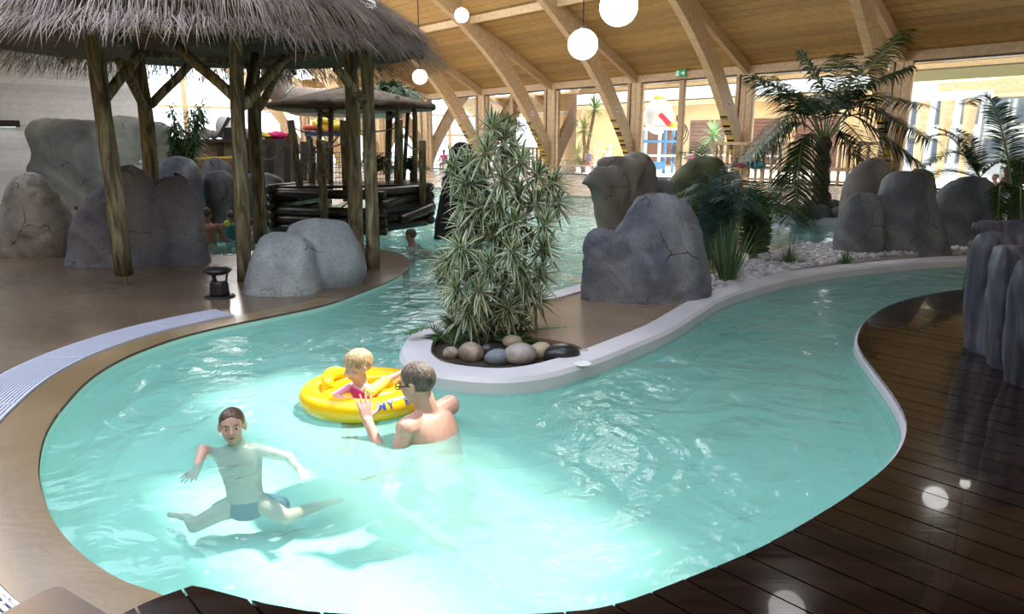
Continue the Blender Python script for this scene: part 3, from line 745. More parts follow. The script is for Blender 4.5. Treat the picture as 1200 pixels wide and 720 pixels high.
for v in mb.v:
    if v.z < .3: v.z = D(1150, 278, 5.5).z
me = remeshed(mb, .022, 2)
for v in me.vertices: v.co += v.normal*noise.noise(v.co*5)*.03
put_mesh('rock_ledge', me, T['rock_rib'], rw)
# ------------------------------------------------------------------ big thatched hut
HC = Vector((-4.05, 9.75, 0)); RIM = 3.15; RZ = 2.86; APEX = 4.55
hut = thing('thatched_hut', HC, 'large round hut with a shaggy thatched roof on log posts', 'hut')
def cone_z(r):
    f = r/RIM
    return APEX-(APEX-RZ)*(f**1.12)
mb = M(); prof = [(RIM*.93*i/8, cone_z(RIM*.93*i/8)-.10) for i in range(9)]
mb.lathe([(max(r, .001), z) for r, z in reversed(prof)]+[], HC, 40)
for f in range(len(mb.f)): pass
under = [(RIM*.93, cone_z(RIM*.93)-.12), (RIM*.6, cone_z(RIM*.6)-.22), (.02, cone_z(0)-.3)]
mb.lathe(under, HC, 40)
mb.build('thatch_lining', T['thatchunder'], hut, True)
def straw(mb, base, d, L, w, droop, tone, side):
    p1 = base+d*(L*.55)+Vector((0, 0, -droop*L*.25)); p2 = base+d*L+Vector((0, 0, -droop*L))
    a, b = base-side*w, base+side*w
    mb.v += [a, b, p1+side*w*.8, p1-side*w*.8, p2]; o = len(mb.v)-5
    mb.f += [(o, o+1, o+2, o+3), (o+3, o+2, o+4)]; mb.a += [tone, tone]
rnd = random.Random(3)
mb = M()
tiers = [(1.0, .10, 4200), (.93, .22, 4800), (.84, .2, 4200), (.74, .2, 4000), (.64, .2, 3600), (.54, .2, 3000), (.44, .2, 2400), (.33, .2, 1800), (.22, .2, 1200), (.1, .16, 800)]
for ti, (fr, jit, cnt) in enumerate(tiers):
    for k in range(cnt):
        th = rnd.random()*2*PI
        clump = noise.noise(Vector((math.cos(th)*7, math.sin(th)*7, fr*9)))
        r = RIM*(fr-rnd.random()*jit+.05*clump)-.30
        r = max(.02, r)
        z = cone_z(r)-.03+rnd.random()*.09+.05*clump
        rad = Vector((math.cos(th), math.sin(th), 0)); tan = Vector((-rad.y, rad.x, 0))
        sl = (cone_z(r+.1)-cone_z(r))/.1
        d = (rad+Vector((0, 0, sl*.85+rnd.gauss(0, .09)))+tan*rnd.gauss(0, .17)).normalized()
        L = rnd.uniform(.30, .58)
        side = tan.lerp(d.cross(Vector((0, 0, 1))), .3).normalized()
        straw(mb, HC+rad*r+Vector((0, 0, z)), d, L, rnd.uniform(.003, .0065), rnd.uniform(.05, .35)+(.25 if fr > .97 else 0), max(-1.5, min(1.2, rnd.gauss(0, .5)+.9*clump)), side)
# drooping straws under the eave
for k in range(8200):
    th = rnd.random()*2*PI; rad = Vector((math.cos(th), math.sin(th), 0)); tan = Vector((-rad.y, rad.x, 0))
    cl_m = noise.noise(Vector((math.cos(th)*5, math.sin(th)*5, 3)))
    r = RIM-rnd.random()*.5; z = cone_z(r)-.12-.1*rnd.random()
    d = (rad*rnd.uniform(.4, 1)+Vector((0, 0, -rnd.uniform(.3, .8)))+tan*rnd.gauss(0, .25)).normalized()
    straw(mb, HC+rad*r+Vector((0, 0, z)), d, (rnd.uniform(.16, .34)+.12*cl_m)*(.55 if rad.y > .1 else 1), rnd.uniform(.003, .006), .2, rnd.gauss(-.5, .5), tan)
tag(mb.build('thatch', T['thatch'], hut), kind='stuff')
def logpost(parent, p0, p1, r0, r1, seed=0, n=12, m=None, name='post', knots=True, seg=9):
    rr = random.Random(seed); mb = M(); p0 = Vector(p0); p1 = Vector(p1)
    pts = []; rad = []
    for i in range(seg+1):
        f = i/seg; q = p0.lerp(p1, f)+Vector((noise.noise(Vector((f*2.2, seed, 0))), noise.noise(Vector((f*2.2, seed, 7))), 0))*r0*.35
        pts.append(q); rad.append((r0+(r1-r0)*f)*(1+.10*noise.noise(Vector((f*5, seed, 3)))))
    mb.tube(pts, rad, n, a=rr.uniform(-.6, .6))
    for i, v in enumerate(mb.v):
        k = i % n; ax = pts[i//n]; d = v-ax
        v += d*(.14*noise.noise(Vector((math.cos(k*2*PI/n)*2, math.sin(k*2*PI/n)*2+seed, i//n*.35))))
    return mb.build(name, m or T['log'], parent, True)
def top_on(y, x, r_, base):   # top of a post at the ring beam, seen at x, y
    return D(x, y, base.y)
posts = [((145, 318), (113, 66), 8.0, .095), ((188, 303), (162, 70), 10.2, .10), ((287, 331), (277, 50), 8.3, .085), ((306, 292), (296, 66), 11.6, .11), ((437, 314), (431, 84), 9.2, .085), ((419, 306), (412, 84), 9.75, .10)]
for k, ((bx, by), (tx, ty), d, r) in enumerate(posts):
    b = D(bx, by, d); b.z = 0 if k else .13
    t = D(tx, ty, d); t.z = max(t.z, 2.85)
    p = logpost(hut, b, t, r*1.02, r*.92, seed=k+1)
    if k == 0: M().tube([(b.x, b.y, -.01), (b.x, b.y, .16)], .035, 10).build('steel_foot', T['steel'], p)
br = [((121, 118, 8.0), (164, 62, 8.6)), ((171, 128, 10.2), (140, 72, 9.2)), ((176, 124, 10.2), (222, 76, 10.4)), ((277, 116, 8.3), (205, 52, 8.6)), ((284, 124, 8.4), (334, 68, 9.3)), ((303, 128, 11.5), (330, 78, 11.0)),
      ((428, 122, 9.2), (395, 80, 8.6)), ((290, 122, 8.45), (299, 64, 10.5))]
for k, (a, b) in enumerate(br): logpost(hut, D(*a), D(*b), .062, .058, seed=20+k, n=10, name='brace', seg=5)
ringp = [D(tx, ty, d) for (_, _), (tx, ty), d, r in (posts[0], posts[2], posts[4], posts[5], posts[3], posts[1])]
for i in range(6):
    a, b = ringp[i], ringp[(i+1) % 6]; logpost(hut, (a.x, a.y, 2.86), (b.x, b.y, 2.86), .075, .075, seed=40+i, n=10, name='ring_beam', seg=4)
for i in range(10):
    th = 2*PI*i/10+.2; d = Vector((math.cos(th), math.sin(th), 0))
    logpost(hut, HC+d*(RIM-.28)+Vector((0, 0, cone_z(RIM-.28)-.24)), HC+d*.15+Vector((0, 0, APEX-.42)), .035, .03, seed=60+i, n=8, name='rafter_pole', seg=3)

# ------------------------------------------------------------------ small hut, log raft, rope walk
SC = Vector((-3.42, 15.6, 0)); SR = 1.78
sh = thing('small_thatched_hut', SC, 'small round hut with a flat brown straw roof behind the log platform', 'hut')
mb = M()
pr = [(SR, 2.36), (SR*1.0, 2.42), (SR*.7, 2.54), (SR*.4, 2.68), (.02, 2.82)]
mb.lathe(pr, SC, 36); mb.lathe([(.02, 2.7), (SR*.5, 2.52), (SR*.99, 2.34)], SC, 36)
for v in mb.v:
    th = math.atan2(v.y-SC.y, v.x-SC.x); v.z += .05*noise.noise(Vector((math.cos(th)*5, math.sin(th)*5, v.z)))
mb.build('straw_roof', T['thatch2'], sh, True)
mb = M(); rnd = random.Random(8)
for k in range(2600):
    th = rnd.random()*2*PI; f = math.sqrt(rnd.random()); r = SR*f*.9
    z = 2.42+(1-f*.9)*.40; rad = Vector((math.cos(th), math.sin(th), 0)); tan = Vector((-rad.y, rad.x, 0))
    straw(mb, SC+rad*r+Vector((0, 0, z+.02)), (rad+Vector((0, 0, -.20))+tan*rnd.gauss(0, .15)).normalized(), rnd.uniform(.2, .36), .008, .1, rnd.gauss(0, .6), tan)
tag(mb.build('straw', T['thatch2'], sh), kind='stuff')
for k, (bx, tx, dd) in enumerate(((388, 389, -.9), (374, 376, .4), (455, 455, .8), (487, 486, -.2), (466, 466, -1.0))):
    d = SC.y+dd; b = D(bx, 250, d); t = D(tx, 128, d); logpost(sh, (b.x, b.y, .55 if dd < .9 else .4), (t.x, t.y, 2.55), .06, .055, seed=80+k, name='post', seg=4, n=8)
for k, (a, b) in enumerate((((374, 138, 16.0), (396, 126, 15.2)), ((389, 140, 14.7), (372, 128, 15.2)), ((455, 140, 16.4), (470, 128, 15.6)))): logpost(sh, D(*a), D(*b), .04, .04, seed=90+k, name='brace', seg=3, n=8)
# platform of dark stacked logs
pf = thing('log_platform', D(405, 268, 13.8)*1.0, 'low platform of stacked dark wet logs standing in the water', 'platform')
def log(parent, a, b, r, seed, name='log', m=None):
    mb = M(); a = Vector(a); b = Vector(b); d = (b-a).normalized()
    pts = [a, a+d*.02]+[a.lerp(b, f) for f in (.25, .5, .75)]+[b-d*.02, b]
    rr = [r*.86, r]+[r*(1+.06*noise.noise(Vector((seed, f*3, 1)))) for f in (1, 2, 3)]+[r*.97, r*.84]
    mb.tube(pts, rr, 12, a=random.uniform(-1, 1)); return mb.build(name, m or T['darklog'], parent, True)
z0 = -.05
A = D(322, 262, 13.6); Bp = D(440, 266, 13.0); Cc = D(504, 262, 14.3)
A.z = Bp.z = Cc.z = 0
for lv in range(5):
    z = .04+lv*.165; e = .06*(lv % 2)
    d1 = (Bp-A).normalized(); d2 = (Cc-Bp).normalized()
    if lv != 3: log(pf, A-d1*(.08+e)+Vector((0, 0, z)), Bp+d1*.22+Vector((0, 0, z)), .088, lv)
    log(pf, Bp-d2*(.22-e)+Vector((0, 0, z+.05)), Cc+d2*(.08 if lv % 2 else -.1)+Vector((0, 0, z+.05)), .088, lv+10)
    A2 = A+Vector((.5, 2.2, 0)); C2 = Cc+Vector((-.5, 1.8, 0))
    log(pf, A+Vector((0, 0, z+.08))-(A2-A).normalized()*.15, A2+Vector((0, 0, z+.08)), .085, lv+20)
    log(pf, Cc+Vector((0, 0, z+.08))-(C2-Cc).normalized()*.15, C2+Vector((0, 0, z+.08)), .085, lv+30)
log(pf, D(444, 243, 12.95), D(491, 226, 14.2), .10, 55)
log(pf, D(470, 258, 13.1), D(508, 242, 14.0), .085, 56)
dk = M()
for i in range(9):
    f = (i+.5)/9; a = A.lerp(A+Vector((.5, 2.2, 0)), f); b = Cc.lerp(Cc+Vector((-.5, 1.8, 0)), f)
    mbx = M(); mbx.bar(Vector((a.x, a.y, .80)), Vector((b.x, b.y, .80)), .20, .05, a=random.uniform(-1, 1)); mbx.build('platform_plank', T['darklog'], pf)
# rope fence: posts with slack ropes
rope_posts = [((341, 141), (353, 236), 13.9, .075), ((376, 164), (380, 262), 13.1, .082), ((402, 141), (406, 236), 14.1, .07), ((468, 141), (468, 226), 14.6, .08), ((495, 165), (496, 243), 13.9, .072), ((364, 163), (366, 230), 15.0, .06)]
rl = ['tall pale rope post at the left of the log platform', 'short netted rope post at the front of the log platform', 'rope post behind the forked hut post', 'grey rope post under the palm leaves', 'short rope post at the right end of the platform', 'thin rope post behind the tall left one']
tops = []
for k, ((tx, ty), (bx, by), d, r) in enumerate(rope_posts):
    t = D(tx, ty, d); b = D(bx, by, d)
    rp = thing('rope_post', (b.x, b.y, max(b.z, 0)), rl[k], 'post')
    logpost(rp, b, t, r, r*.95, seed=100+k, name='post_trunk', seg=4, n=10)
    if k in (1,):
        mb = M(); nn_ = 5
        for i in range(9):
            z = b.z+(t.z-b.z)*(.04+i*.115)
            mb.tube([Vector((b.x+(t.x-b.x)*(.04+i*.115)+(r+.012)*math.cos(a), b.y+(r+.012)*math.sin(a), z+.05*math.sin(a*2))) for a in [q*PI/6 for q in range(13)]], .008, 4)
        mb.build('net_wrap', T['rope'], rp)
    tops.append((t, b))
def rope(a, b, sag, label, r=.016):
    pts = [a.lerp(b, f/10)+Vector((0, 0, -sag*4*(f/10)*(1-f/10))) for f in range(11)]
    mb = M().tube(pts, r, 6); return tag(mb.build('rope', T['rope'], None, True), label, 'rope')
dn = Vector((0, 0, -.12))
rope(D(300, 178, 14.6), tops[0][0]+dn, .35, 'slack rope running left from the tall pale post')
rope(tops[0][0]+dn, tops[2][0]+dn*1.5, .12, 'rope between the tall left post and the post behind the forked log')
rope(tops[5][0]+dn, tops[2][0]+dn, .22, 'lower slack rope hanging behind the front rope post')
rope(tops[1][0]+dn, D(422, 150, 13.4), .12, 'rope rising right from the short front post')
rope(tops[1][1]+Vector((0, 0, .2)), D(420, 225, 13.4), .1, 'knotted rope low at the front of the platform')
rope(tops[2][0]+dn, tops[3][0]+dn, .1, 'upper rope ending at the grey post under the palm')
rope(tops[3][0]+dn, tops[4][0]+dn*.5, .25, 'rope dropping right to the short end post')
# netting between the rear posts
nt = M()
for (x0, x1, d0, d1) in ((353, 402, 14.6, 14.3), (425, 466, 14.9, 14.8)):
    for i in range(13):
        f = i/12; x = x0+(x1-x0)*f; d = d0+(d1-d0)*f; nt.tube([D(x, 178, d), D(x, 226, d)], .007, 4)
    for j in range(9):
        y = 178+j*6; nt.tube([D(x0, y, d0), D((x0+x1)/2, y+2, (d0+d1)/2), D(x1, y, d1)], .007, 4)
tag(nt.build('safety_net', T['rope']), 'square-mesh rope netting along the platform sides', 'net', kind='stuff')
# dark upright plank wall, bar counter and its odds and ends
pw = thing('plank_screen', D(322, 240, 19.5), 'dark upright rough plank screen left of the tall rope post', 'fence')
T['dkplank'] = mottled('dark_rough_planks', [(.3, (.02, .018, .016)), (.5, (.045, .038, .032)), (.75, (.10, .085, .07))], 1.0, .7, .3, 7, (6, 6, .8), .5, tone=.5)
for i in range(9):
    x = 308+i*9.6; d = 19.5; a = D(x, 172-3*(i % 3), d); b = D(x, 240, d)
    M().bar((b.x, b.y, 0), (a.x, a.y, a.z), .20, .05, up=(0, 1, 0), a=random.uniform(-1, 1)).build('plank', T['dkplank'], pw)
bc = thing('bar_counter', D(240, 235, 20.5), 'long brown snack counter under the hanging globe at the left', 'counter')
T['counter'] = mottled('counter_wood', [(.3, (.12, .08, .045)), (.6, (.20, .14, .08)), (.8, (.28, .20, .12))], 1.0, .6, .1, 6, (1, 8, 8), .4)
a, b = D(176, 165, 20.5), D(345, 165, 21.5)
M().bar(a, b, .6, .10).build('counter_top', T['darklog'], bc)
M().bar((a.x, a.y+.1, a.z/2), (b.x, b.y+.1, b.z/2), .3, a.z-.02).build('counter_front', T['counter'], bc)
for i in range(5):
    p = a.lerp(b, (i+.4)/5); M().bar((p.x, p.y-.12, 0), (p.x, p.y-.12, p.z-.06), .14, .10, up=(0, 1, 0)).build('counter_post', T['darklog'], bc)
a2, b2 = D(222, 186, 20.3), D(278, 184, 20.6); T['yellow'] = plain('yellow_paint', (.65, .48, .06), .5)
M().bar(a2, b2, .06, .06).build('yellow_rail', T['yellow'], bc)
def ct(x, lift=0.0, back=0.0):
    f = (x-176)/(345-176); p = a.lerp(b, f); return p+Vector((0, back, .05+lift))
for k, (x, r) in enumerate(((229, .16), (240, .19), (249, .16), (286, .2), (300, .18), (352, .0))):
    if r:
        mb = M().ell(ct(x, r*.75), (r*1.1, r*.7, r*.85), n=12, m=8)
        for v in mb.v: v += (v-ct(x, r*.75)).normalized()*.03*noise.noise(v*6)
        tag(mb.build('stone', T['rock_tan'], None, True), ['pale stone at the left end of a row on the counter', 'tallest middle pale stone on the counter', 'third pale stone on the counter beside the white bag', 'pale stone right of the front post on the counter', 'pale stone next to the pink towels on the counter'][k], 'stone')
bag = thing('swim_bag', ct(264), 'white and black bag on the counter beside the pale stones', 'bag')
mb = M().ell(ct(264, .32), (.30, .2, .36), n=14, m=10); mb.build('bag_body', T['white'], bag, True)
M().bar(ct(258, .05, -.22), ct(272, .6, -.18), .03, .10).build('bag_strap', T['black'], bag); M().box(ct(270, .17, -.2), (.26, .10, .30)).build('bag_pocket', T['black'], bag)
def cloth(name, c, size, m, label, cat, seed):
    mb = M().ell(c, size, n=16, m=8)
    for v in mb.v: v += Vector((0, 0, 1))*.10*noise.noise(v*6+Vector((seed, 0, 0)))+(v-c)*.35*noise.noise(v*4+Vector((0, seed, 0)))
    return tag(mb.build(name, m, None, True), label, cat)
for k, (x, lift, sz, c, lab) in enumerate(((324, .10, (.34, .2, .11), (.70, .03, .18), 'bright pink towel heaped on the counter'), (313, .09, (.18, .16, .10), (.62, .50, .05), 'yellow cloth beside the pink towel'), (334, .08, (.2, .16, .08), (.75, .13, .09), 'red cloth right of the pink towel'),
      (300, .05, (.22, .14, .05), (.80, .45, .30), 'small orange cloth left of the pink towel'))):
    cloth('towel', ct(x, lift), sz, plain('cloth_%d' % k, c, .8), lab, 'towel', k)
# toy floats piled on a rack behind the platform
rk = thing('float_rack', D(385, 215, 18.6), 'dark storage rack holding piled pool floats', 'rack')
pa, pb = D(362, 157, 18.6), D(412, 157, 18.6)
M().bar(pa, pb, .8, .12).build('rack_shelf', plain('blue_crate', (.05, .08, .16), .5), rk)
for p in (pa, pb): M().bar((p.x, p.y, 0), (p.x, p.y, p.z), .12, .12).build('rack_leg', T['darklog'], rk)
fl = [(368, 150, (.72, .10, .04), 'red ring float at the left of the pile'), (378, 148, (.85, .55, .03), 'yellow ring float on the pile left of centre'), (388, 151, (.80, .14, .05), 'red ring float low in the middle of the pile'), (397, 147, (.88, .60, .03), 'yellow ring float high at the right of the pile'), (407, 150, (.85, .50, .04), 'orange-yellow ring float at the right end'), (384, 143, (.88, .62, .05), 'yellow ring float on top of the pile')]
for k, (x, y, c, lab) in enumerate(fl):
    c0 = D(x, y, 18.6); mb = M(); q = Matrix.Rotation(.5+.9*k, 3, 'Z') @ Matrix.Rotation(.5*math.sin(k*2), 3, 'X')
    mb.tube([c0+q @ Vector((.22*math.cos(t*PI/10), .22*math.sin(t*PI/10), 0)) for t in range(21)], .075, 8); tag(mb.build('ring_float', plain('float_%d' % k, c, .35), None, True), lab, 'float', None)
# wooden elbow duct
T['duct'] = mottled('duct_panels', [(.3, (.20, .15, .12)), (.6, (.27, .21, .17)), (.8, (.33, .26, .21))], 1.2, .5, .03, 5, (4, 4, 1), .3)
dr_ = thing('air_duct', D(322, 80, 21.5), 'big brown panelled air duct bending down behind the hut', 'duct')
dpts = [D(324, 5, 21.5), D(324, 60, 21.5), D(324, 88, 21.5), D(327, 103, 21.5), D(335, 114, 21.5), D(348, 119, 21.6), D(380, 121, 21.9), D(470, 123, 22.6)]
M().tube(dpts, .42, 20).build('duct_tube', T['duct'], dr_, True)
for i, f in enumerate((1, 2, 4, 6)):
    p = dpts[f]; d = (dpts[min(f+1, 7)]-dpts[f-1]).normalized(); M().tube([p-d*.03, p+d*.03], .435, 20).build('duct_band', T['steel'], dr_, True)
# garden speaker
sp = thing('garden_speaker', P(258, 348), 'black mushroom-shaped speaker on the floor beside the pale boulder', 'speaker')
o = P(258, 348)
M().lathe([(.155, 0), (.155, .012), (.12, .02)], o, 28).build('base_plate', T['black'], sp, True)
M().lathe([(.105, .015), (.10, .05), (.092, .15), (.085, .175), (.06, .18)], o, 28).build('body', T['black'], sp, True)
M().lathe([(.02, .235), (.10, .25), (.145, .285), (.14, .30), (.10, .325), (.0, .34)], o, 28).build('cap', T['black'], sp, True)
for k in range(3):
    t = .5+k*2.1; M().bar(o+Vector((.075*math.cos(t), .075*math.sin(t), .165)), o+Vector((.095*math.cos(t), .095*math.sin(t), .27)), .025, .02).build('strut', T['black'], sp)
# black wall lamp on the white boards
cI = H(-7.5, 26.0, 0); wlp = D(12, 145, 19.9)
rI = ray(12, 145); tt = ((W0+U*(-7.53)).dot(U)-Vector((0, 0, 0)).dot(U))/Vector((rI.x, rI.y, 0)).dot(U)
wp_ = Vector((rI.x*tt, rI.y*tt, CAM_H+rI.z*tt))
wl_ = thing('wall_lamp', wp_, 'long black wall lamp on the white boarded wall', 'lamp')
M().bar(wp_-N*.2+U*.08, wp_+N*1.6+U*.08, .16, .17).build('housing', T['black'], wl_)
M().bar(wp_-N*.1+U*.08-Vector((0, 0, .09)), wp_+N*1.5+U*.08-Vector((0, 0, .09)), .08, .015).build('lit_strip', plain('lamp_strip', (.9, .92, 1), .4, emit=(.9, .95, 1), es=3), wl_)
# globes
def globe(x, y, d, rpx, label):
    c = D(x, y, d); r = rpx*d/F_PX*1.02
    g = thing('globe_lamp', c, label, 'lamp')
    M().ell(c, (r*1.02, r*1.02, r*.99), n=28, m=18).build('globe', T['globe'], g, True)
    M().lathe([(r*.22, r*.94), (r*.22, r*1.06), (r*.08, r*1.12)], c, 14).build('cap', T['steel'], g, True)
    zt = roof_z(29.1-.738*c.x-.675*c.y) if 29.1-.738*c.x-.675*c.y > 0 else 5
    M().tube([c+Vector((0, 0, r)), Vector((c.x, c.y, max(zt-.02, c.z+r+.2)))], .012, 6).build('cord', T['black'], g)
globe(683, 52, 14.0, 16, 'white globe lamp hanging lower in the middle, whole in view')
globe(725, 8, 11.5, 20, 'large white globe lamp cut by the top edge of the picture')
globe(541, 18, 26, 7.5, 'smallest white globe lamp hanging far off near the second arch')
globe(423, 8, 16.5, 16, 'white globe lamp half hidden above the big thatched roof')
globe(492, 90, 17, 8, 'white globe lamp peeking out below the right eave of the thatch')
globe(245, 92, 17.5, 17, 'white globe lamp seen under the hut roof above the counter')
def mirror_globe(x, y, zt, r, label):
    p = P(x, y, .03); q = ray(x, y); q.z = -q.z; c = p+q*((zt-p.z)/q.z)
    g = thing('globe_lamp', c, label, 'lamp')
    M().ell(c, r, n=28, m=18).build('globe', T['globe'], g, True)
    M().lathe([(r*.22, r*.94), (r*.22, r*1.06), (r*.08, r*1.12)], c, 14).build('cap', T['steel'], g, True)
    i = 29.1-.738*c.x-.675*c.y; M().tube([c+Vector((0, 0, r)), Vector((c.x, c.y, roof_z(i)))], .012, 6).build('cord', T['black'], g)
mirror_globe(1096, 584, 3.6, .17, 'white globe lamp out of frame, mirrored in the middle of the wet deck')
mirror_globe(1131, 567, 4.0, .08, 'small white globe lamp out of frame, mirrored as a small spot on the wet deck')
mirror_globe(922, 714, 3.6, .20, 'white globe lamp out of frame, mirrored at the bottom edge of the wet deck')
# exit sign
ex = H(-2.3, .25, 0); 
r_ = ray(798, 86); tt = (W0+N*.30).dot(N)/Vector((r_.x, r_.y, 0)).dot(N); ep = Vector((r_.x*tt, r_.y*tt, CAM_H+r_.z*tt))
es = thing('exit_sign', ep, 'small green and white exit sign on the eave beam', 'sign')
T['signgreen'] = plain('sign_green', (.02, .32, .12), .4, emit=(.02, .35, .13), es=.5); T['signwhite'] = plain('sign_white', (.8, .85, .8), .4, emit=(.8, .9, .8), es=.6)
M().bar(ep-U*.26, ep+U*.26, .04, .30).build('sign_panel', T['signgreen'], es)
fr_ = ep+N*.026
M().bar(fr_-U*.24-Vector((0,0,.0)), fr_-U*.10, .01, .22).build('door_symbol', T['signwhite'], es)
M().bar(fr_+U*.02, fr_+U*.14, .01, .05).build('arrow_shaft', T['signwhite'], es)
mb = M(); mb.add([fr_+U*.13+Vector((0, 0, .09))+N*.004, fr_+U*.13-Vector((0, 0, .09))+N*.004, fr_+U*.23+N*.004, fr_+U*.13+Vector((0, 0, .09)), fr_+U*.13-Vector((0, 0, .09)), fr_+U*.23], [(0, 1, 2), (3, 5, 4), (0, 3, 4, 1), (1, 4, 5, 2), (2, 5, 3, 0)]); mb.build('arrow_head', T['signwhite'], es)
mb = M(); mb.ell(fr_-U*.16+Vector((0, 0, .06)), .028, n=8, m=6); mb.bar(fr_-U*.16+Vector((0, 0, .03))+N*.006, fr_-U*.17+Vector((0, 0, -.08))+N*.006, .05, .01); mb.build('running_figure', T['signgreen'], es)
# tan rounded plinth corner at the bottom left
mb = M(); poly = spline(px([(-40, 742), (30, 704), (58, 690), (66, 688), (74, 689), (84, 695), (130, 723), (190, 765)], .22), 4)+px([(60, 860), (-120, 860)], .22)
pln = mb.prism([(p.x, p.y) for p in poly], -.0, .22).build('plinth', T['plinth'] if 'plinth' in T else mottled('brown_plinth', [(.3, (.075, .048, .028)), (.7, (.11, .075, .046))], 3, .5, .05))
tag(pln, 'brown plinth with a rounded corner at the bottom left edge', 'plinth')
# ------------------------------------------------------------------ plants
def leaf_mat(name, c0, c1, rough=.45, trans=.25):
    """green leaf: face attribute tone runs from c0 (0) to c1 (1); thin leaves pass some light"""
    m, n, l, b = nodes(name)
    at = n.new('ShaderNodeAttribute'); at.attribute_name = 'tone'
    mi = n.new('ShaderNodeMixRGB'); mi.inputs[1].default_value = c4(c0); mi.inputs[2].default_value = c4(c1); l.new(at.outputs['Fac'], mi.inputs[0])
    l.new(mi.outputs[0], b.inputs['Base Color']); b.inputs['Roughness'].default_value = rough
    tl = n.new('ShaderNodeBsdfTranslucent'); l.new(mi.outputs[0], tl.inputs[0]); ms = n.new('ShaderNodeMixShader'); ms.inputs[0].default_value = trans
    l.new(b.outputs[0], ms.inputs[1]); l.new(tl.outputs[0], ms.inputs[2]); l.new(ms.outputs[0], n['Material Output'].inputs[0])
    return m
T['striped'] = leaf_mat('striped_leaf', (.020, .085, .020), (.74, .80, .58), .4, .15)
T['palm'] = leaf_mat('palm_leaf', (.010, .030, .008), (.04, .085, .022), .32, .22)
T['bush'] = leaf_mat('bush_leaf', (.022, .065, .025), (.085, .17, .06), .4, .2)
T['bluebush'] = leaf_mat('blue_green_leaf', (.02, .06, .055), (.06, .14, .12), .4, .2)
T['grass'] = leaf_mat('grass_blade', (.03, .085, .025), (.14, .24, .08), .45, .2)
T['fern'] = leaf_mat('fern_leaf', (.02, .07, .02), (.07, .18, .05), .45, .2)
T['yucca'] = leaf_mat('yucca_leaf', (.07, .20, .05), (.25, .42, .14), .4, .3)
T['drypalm'] = leaf_mat('dry_palm_leaf', (.05, .055, .02), (.13, .14, .05), .5, .2)
T['stem'] = mottled('brown_stem', [(.3, (.05, .035, .022)), (.7, (.13, .10, .07))], 12, .8, .4)
T['trunk'] = mottled('palm_trunk', [(.3, (.07, .05, .035)), (.5, (.14, .105, .075)), (.7, (.24, .19, .14))], 5, .85, .6, stretch=(1, 1, 4))
T['rachis'] = plain('leaf_stalk', (.16, .20, .06), .45)
ZV = Vector((0, 0, 1))
def blade(mb, p, d, L, w, droop, tone=0.0, seg=3, side=None, fold=0.0):
    """a tapering leaf: starts at p along d, bends down by droop"""
    d = d.normalized(); s = side if side is not None else d.cross(ZV)
    if s.length < 1e-3: s = Vector((1, 0, 0))
    s.normalize(); o = len(mb.v); prev = None
    for i in range(seg+1):
        f = i/seg; c = p+d*(L*f)-ZV*(droop*L*f*f)
        ww = w*(1-f)**.6*(.55+.9*f if f < .5 else 1) if i < seg else 0
        if i == seg: mb.v.append(c)
        else: mb.v += [c-s*ww, c+s*ww]
    for i in range(seg-1): mb.f.append((o+2*i, o+2*i+1, o+2*i+3, o+2*i+2)); mb.a.append(tone)
    mb.f.append((o+2*(seg-1), o+2*(seg-1)+1, o+2*seg)); mb.a.append(tone)
def striped_blade(mb, p, d, L, w, droop, cr):
    d = d.normalized(); s = d.cross(ZV)
    if s.length < 1e-3: s = Vector((1, 0, 0))
    s.normalize(); up = s.cross(d); o = len(mb.v); seg = 4; pr = (.62, 1.0, .95, .6)
    for i in range(seg):
        f = i/seg; c = p+d*(L*f)-ZV*(droop*L*f*f); ww = w*pr[i]
        mb.v += [c-s*ww+up*ww*.3, c-s*ww*.45, c+s*ww*.45, c+s*ww+up*ww*.3]
    mb.v.append(p+d*L-ZV*(droop*L)); tip = len(mb.v)-1
    for i in range(seg):
        for k in range(3):
            t = (.0+.10*cr) if k == 1 else (.55+.45*cr)
            if i < seg-1: mb.f.append((o+4*i+k, o+4*i+k+1, o+4*i+k+5, o+4*i+k+4))
            else: mb.f.append((o+4*i+k, o+4*i+k+1, tip))
            mb.a.append(t)
def frond(root, pts, leaf_L, n, m, width=.018, droop=.35, name='frond', seed=0, rach=.012, fwd=.55, taper=True, vee=.25, mr=None, start=.10):
    rr = random.Random(seed); mb = M(); c0 = spline(pts, 10); cum = [0.0]
    for a_, b_ in zip(c0[:-1], c0[1:]): cum.append(cum[-1]+(b_-a_).length)
    c = []; j_ = 0
    for i in range(19):
        g = cum[-1]*i/18
        while j_ < len(c0)-2 and cum[j_+1] < g: j_ += 1
        c.append(c0[j_].lerp(c0[j_+1], min(1, max(0, (g-cum[j_])/(cum[j_+1]-cum[j_]+1e-9)))))
    tot = 18
    for i in range(n):
        f = start+(1-start)*i/(n-1); q = f*tot; k = min(int(q), tot-1); p = c[k].lerp(c[k+1], q-k)
        d = (c[k+1]-c[k]).normalized(); s = d.cross(ZV)
        if s.length < .05: s = Vector((1, 0, 0))
        s.normalize(); up = s.cross(d)
        L = leaf_L*(math.sin(PI*min(1, .18+f*.70))**.7 if taper else 1)*rr.uniform(.88, 1.1)
        for sg in (-1, 1):
            dd = (s*sg+d*fwd*rr.uniform(.8, 1.2)+up*vee*rr.uniform(.3, 1.2)).normalized()
            blade(mb, p, dd, L, width, droop*rr.uniform(.6, 1.4), rr.random(), 3, side=d)
    o = mb.build(name, m, root)
    st = M(); st.tube(c, [rach*(1-.75*i/tot) for i in range(tot+1)], 5); st.build('stalk', mr or T['rachis'], o)
    return o
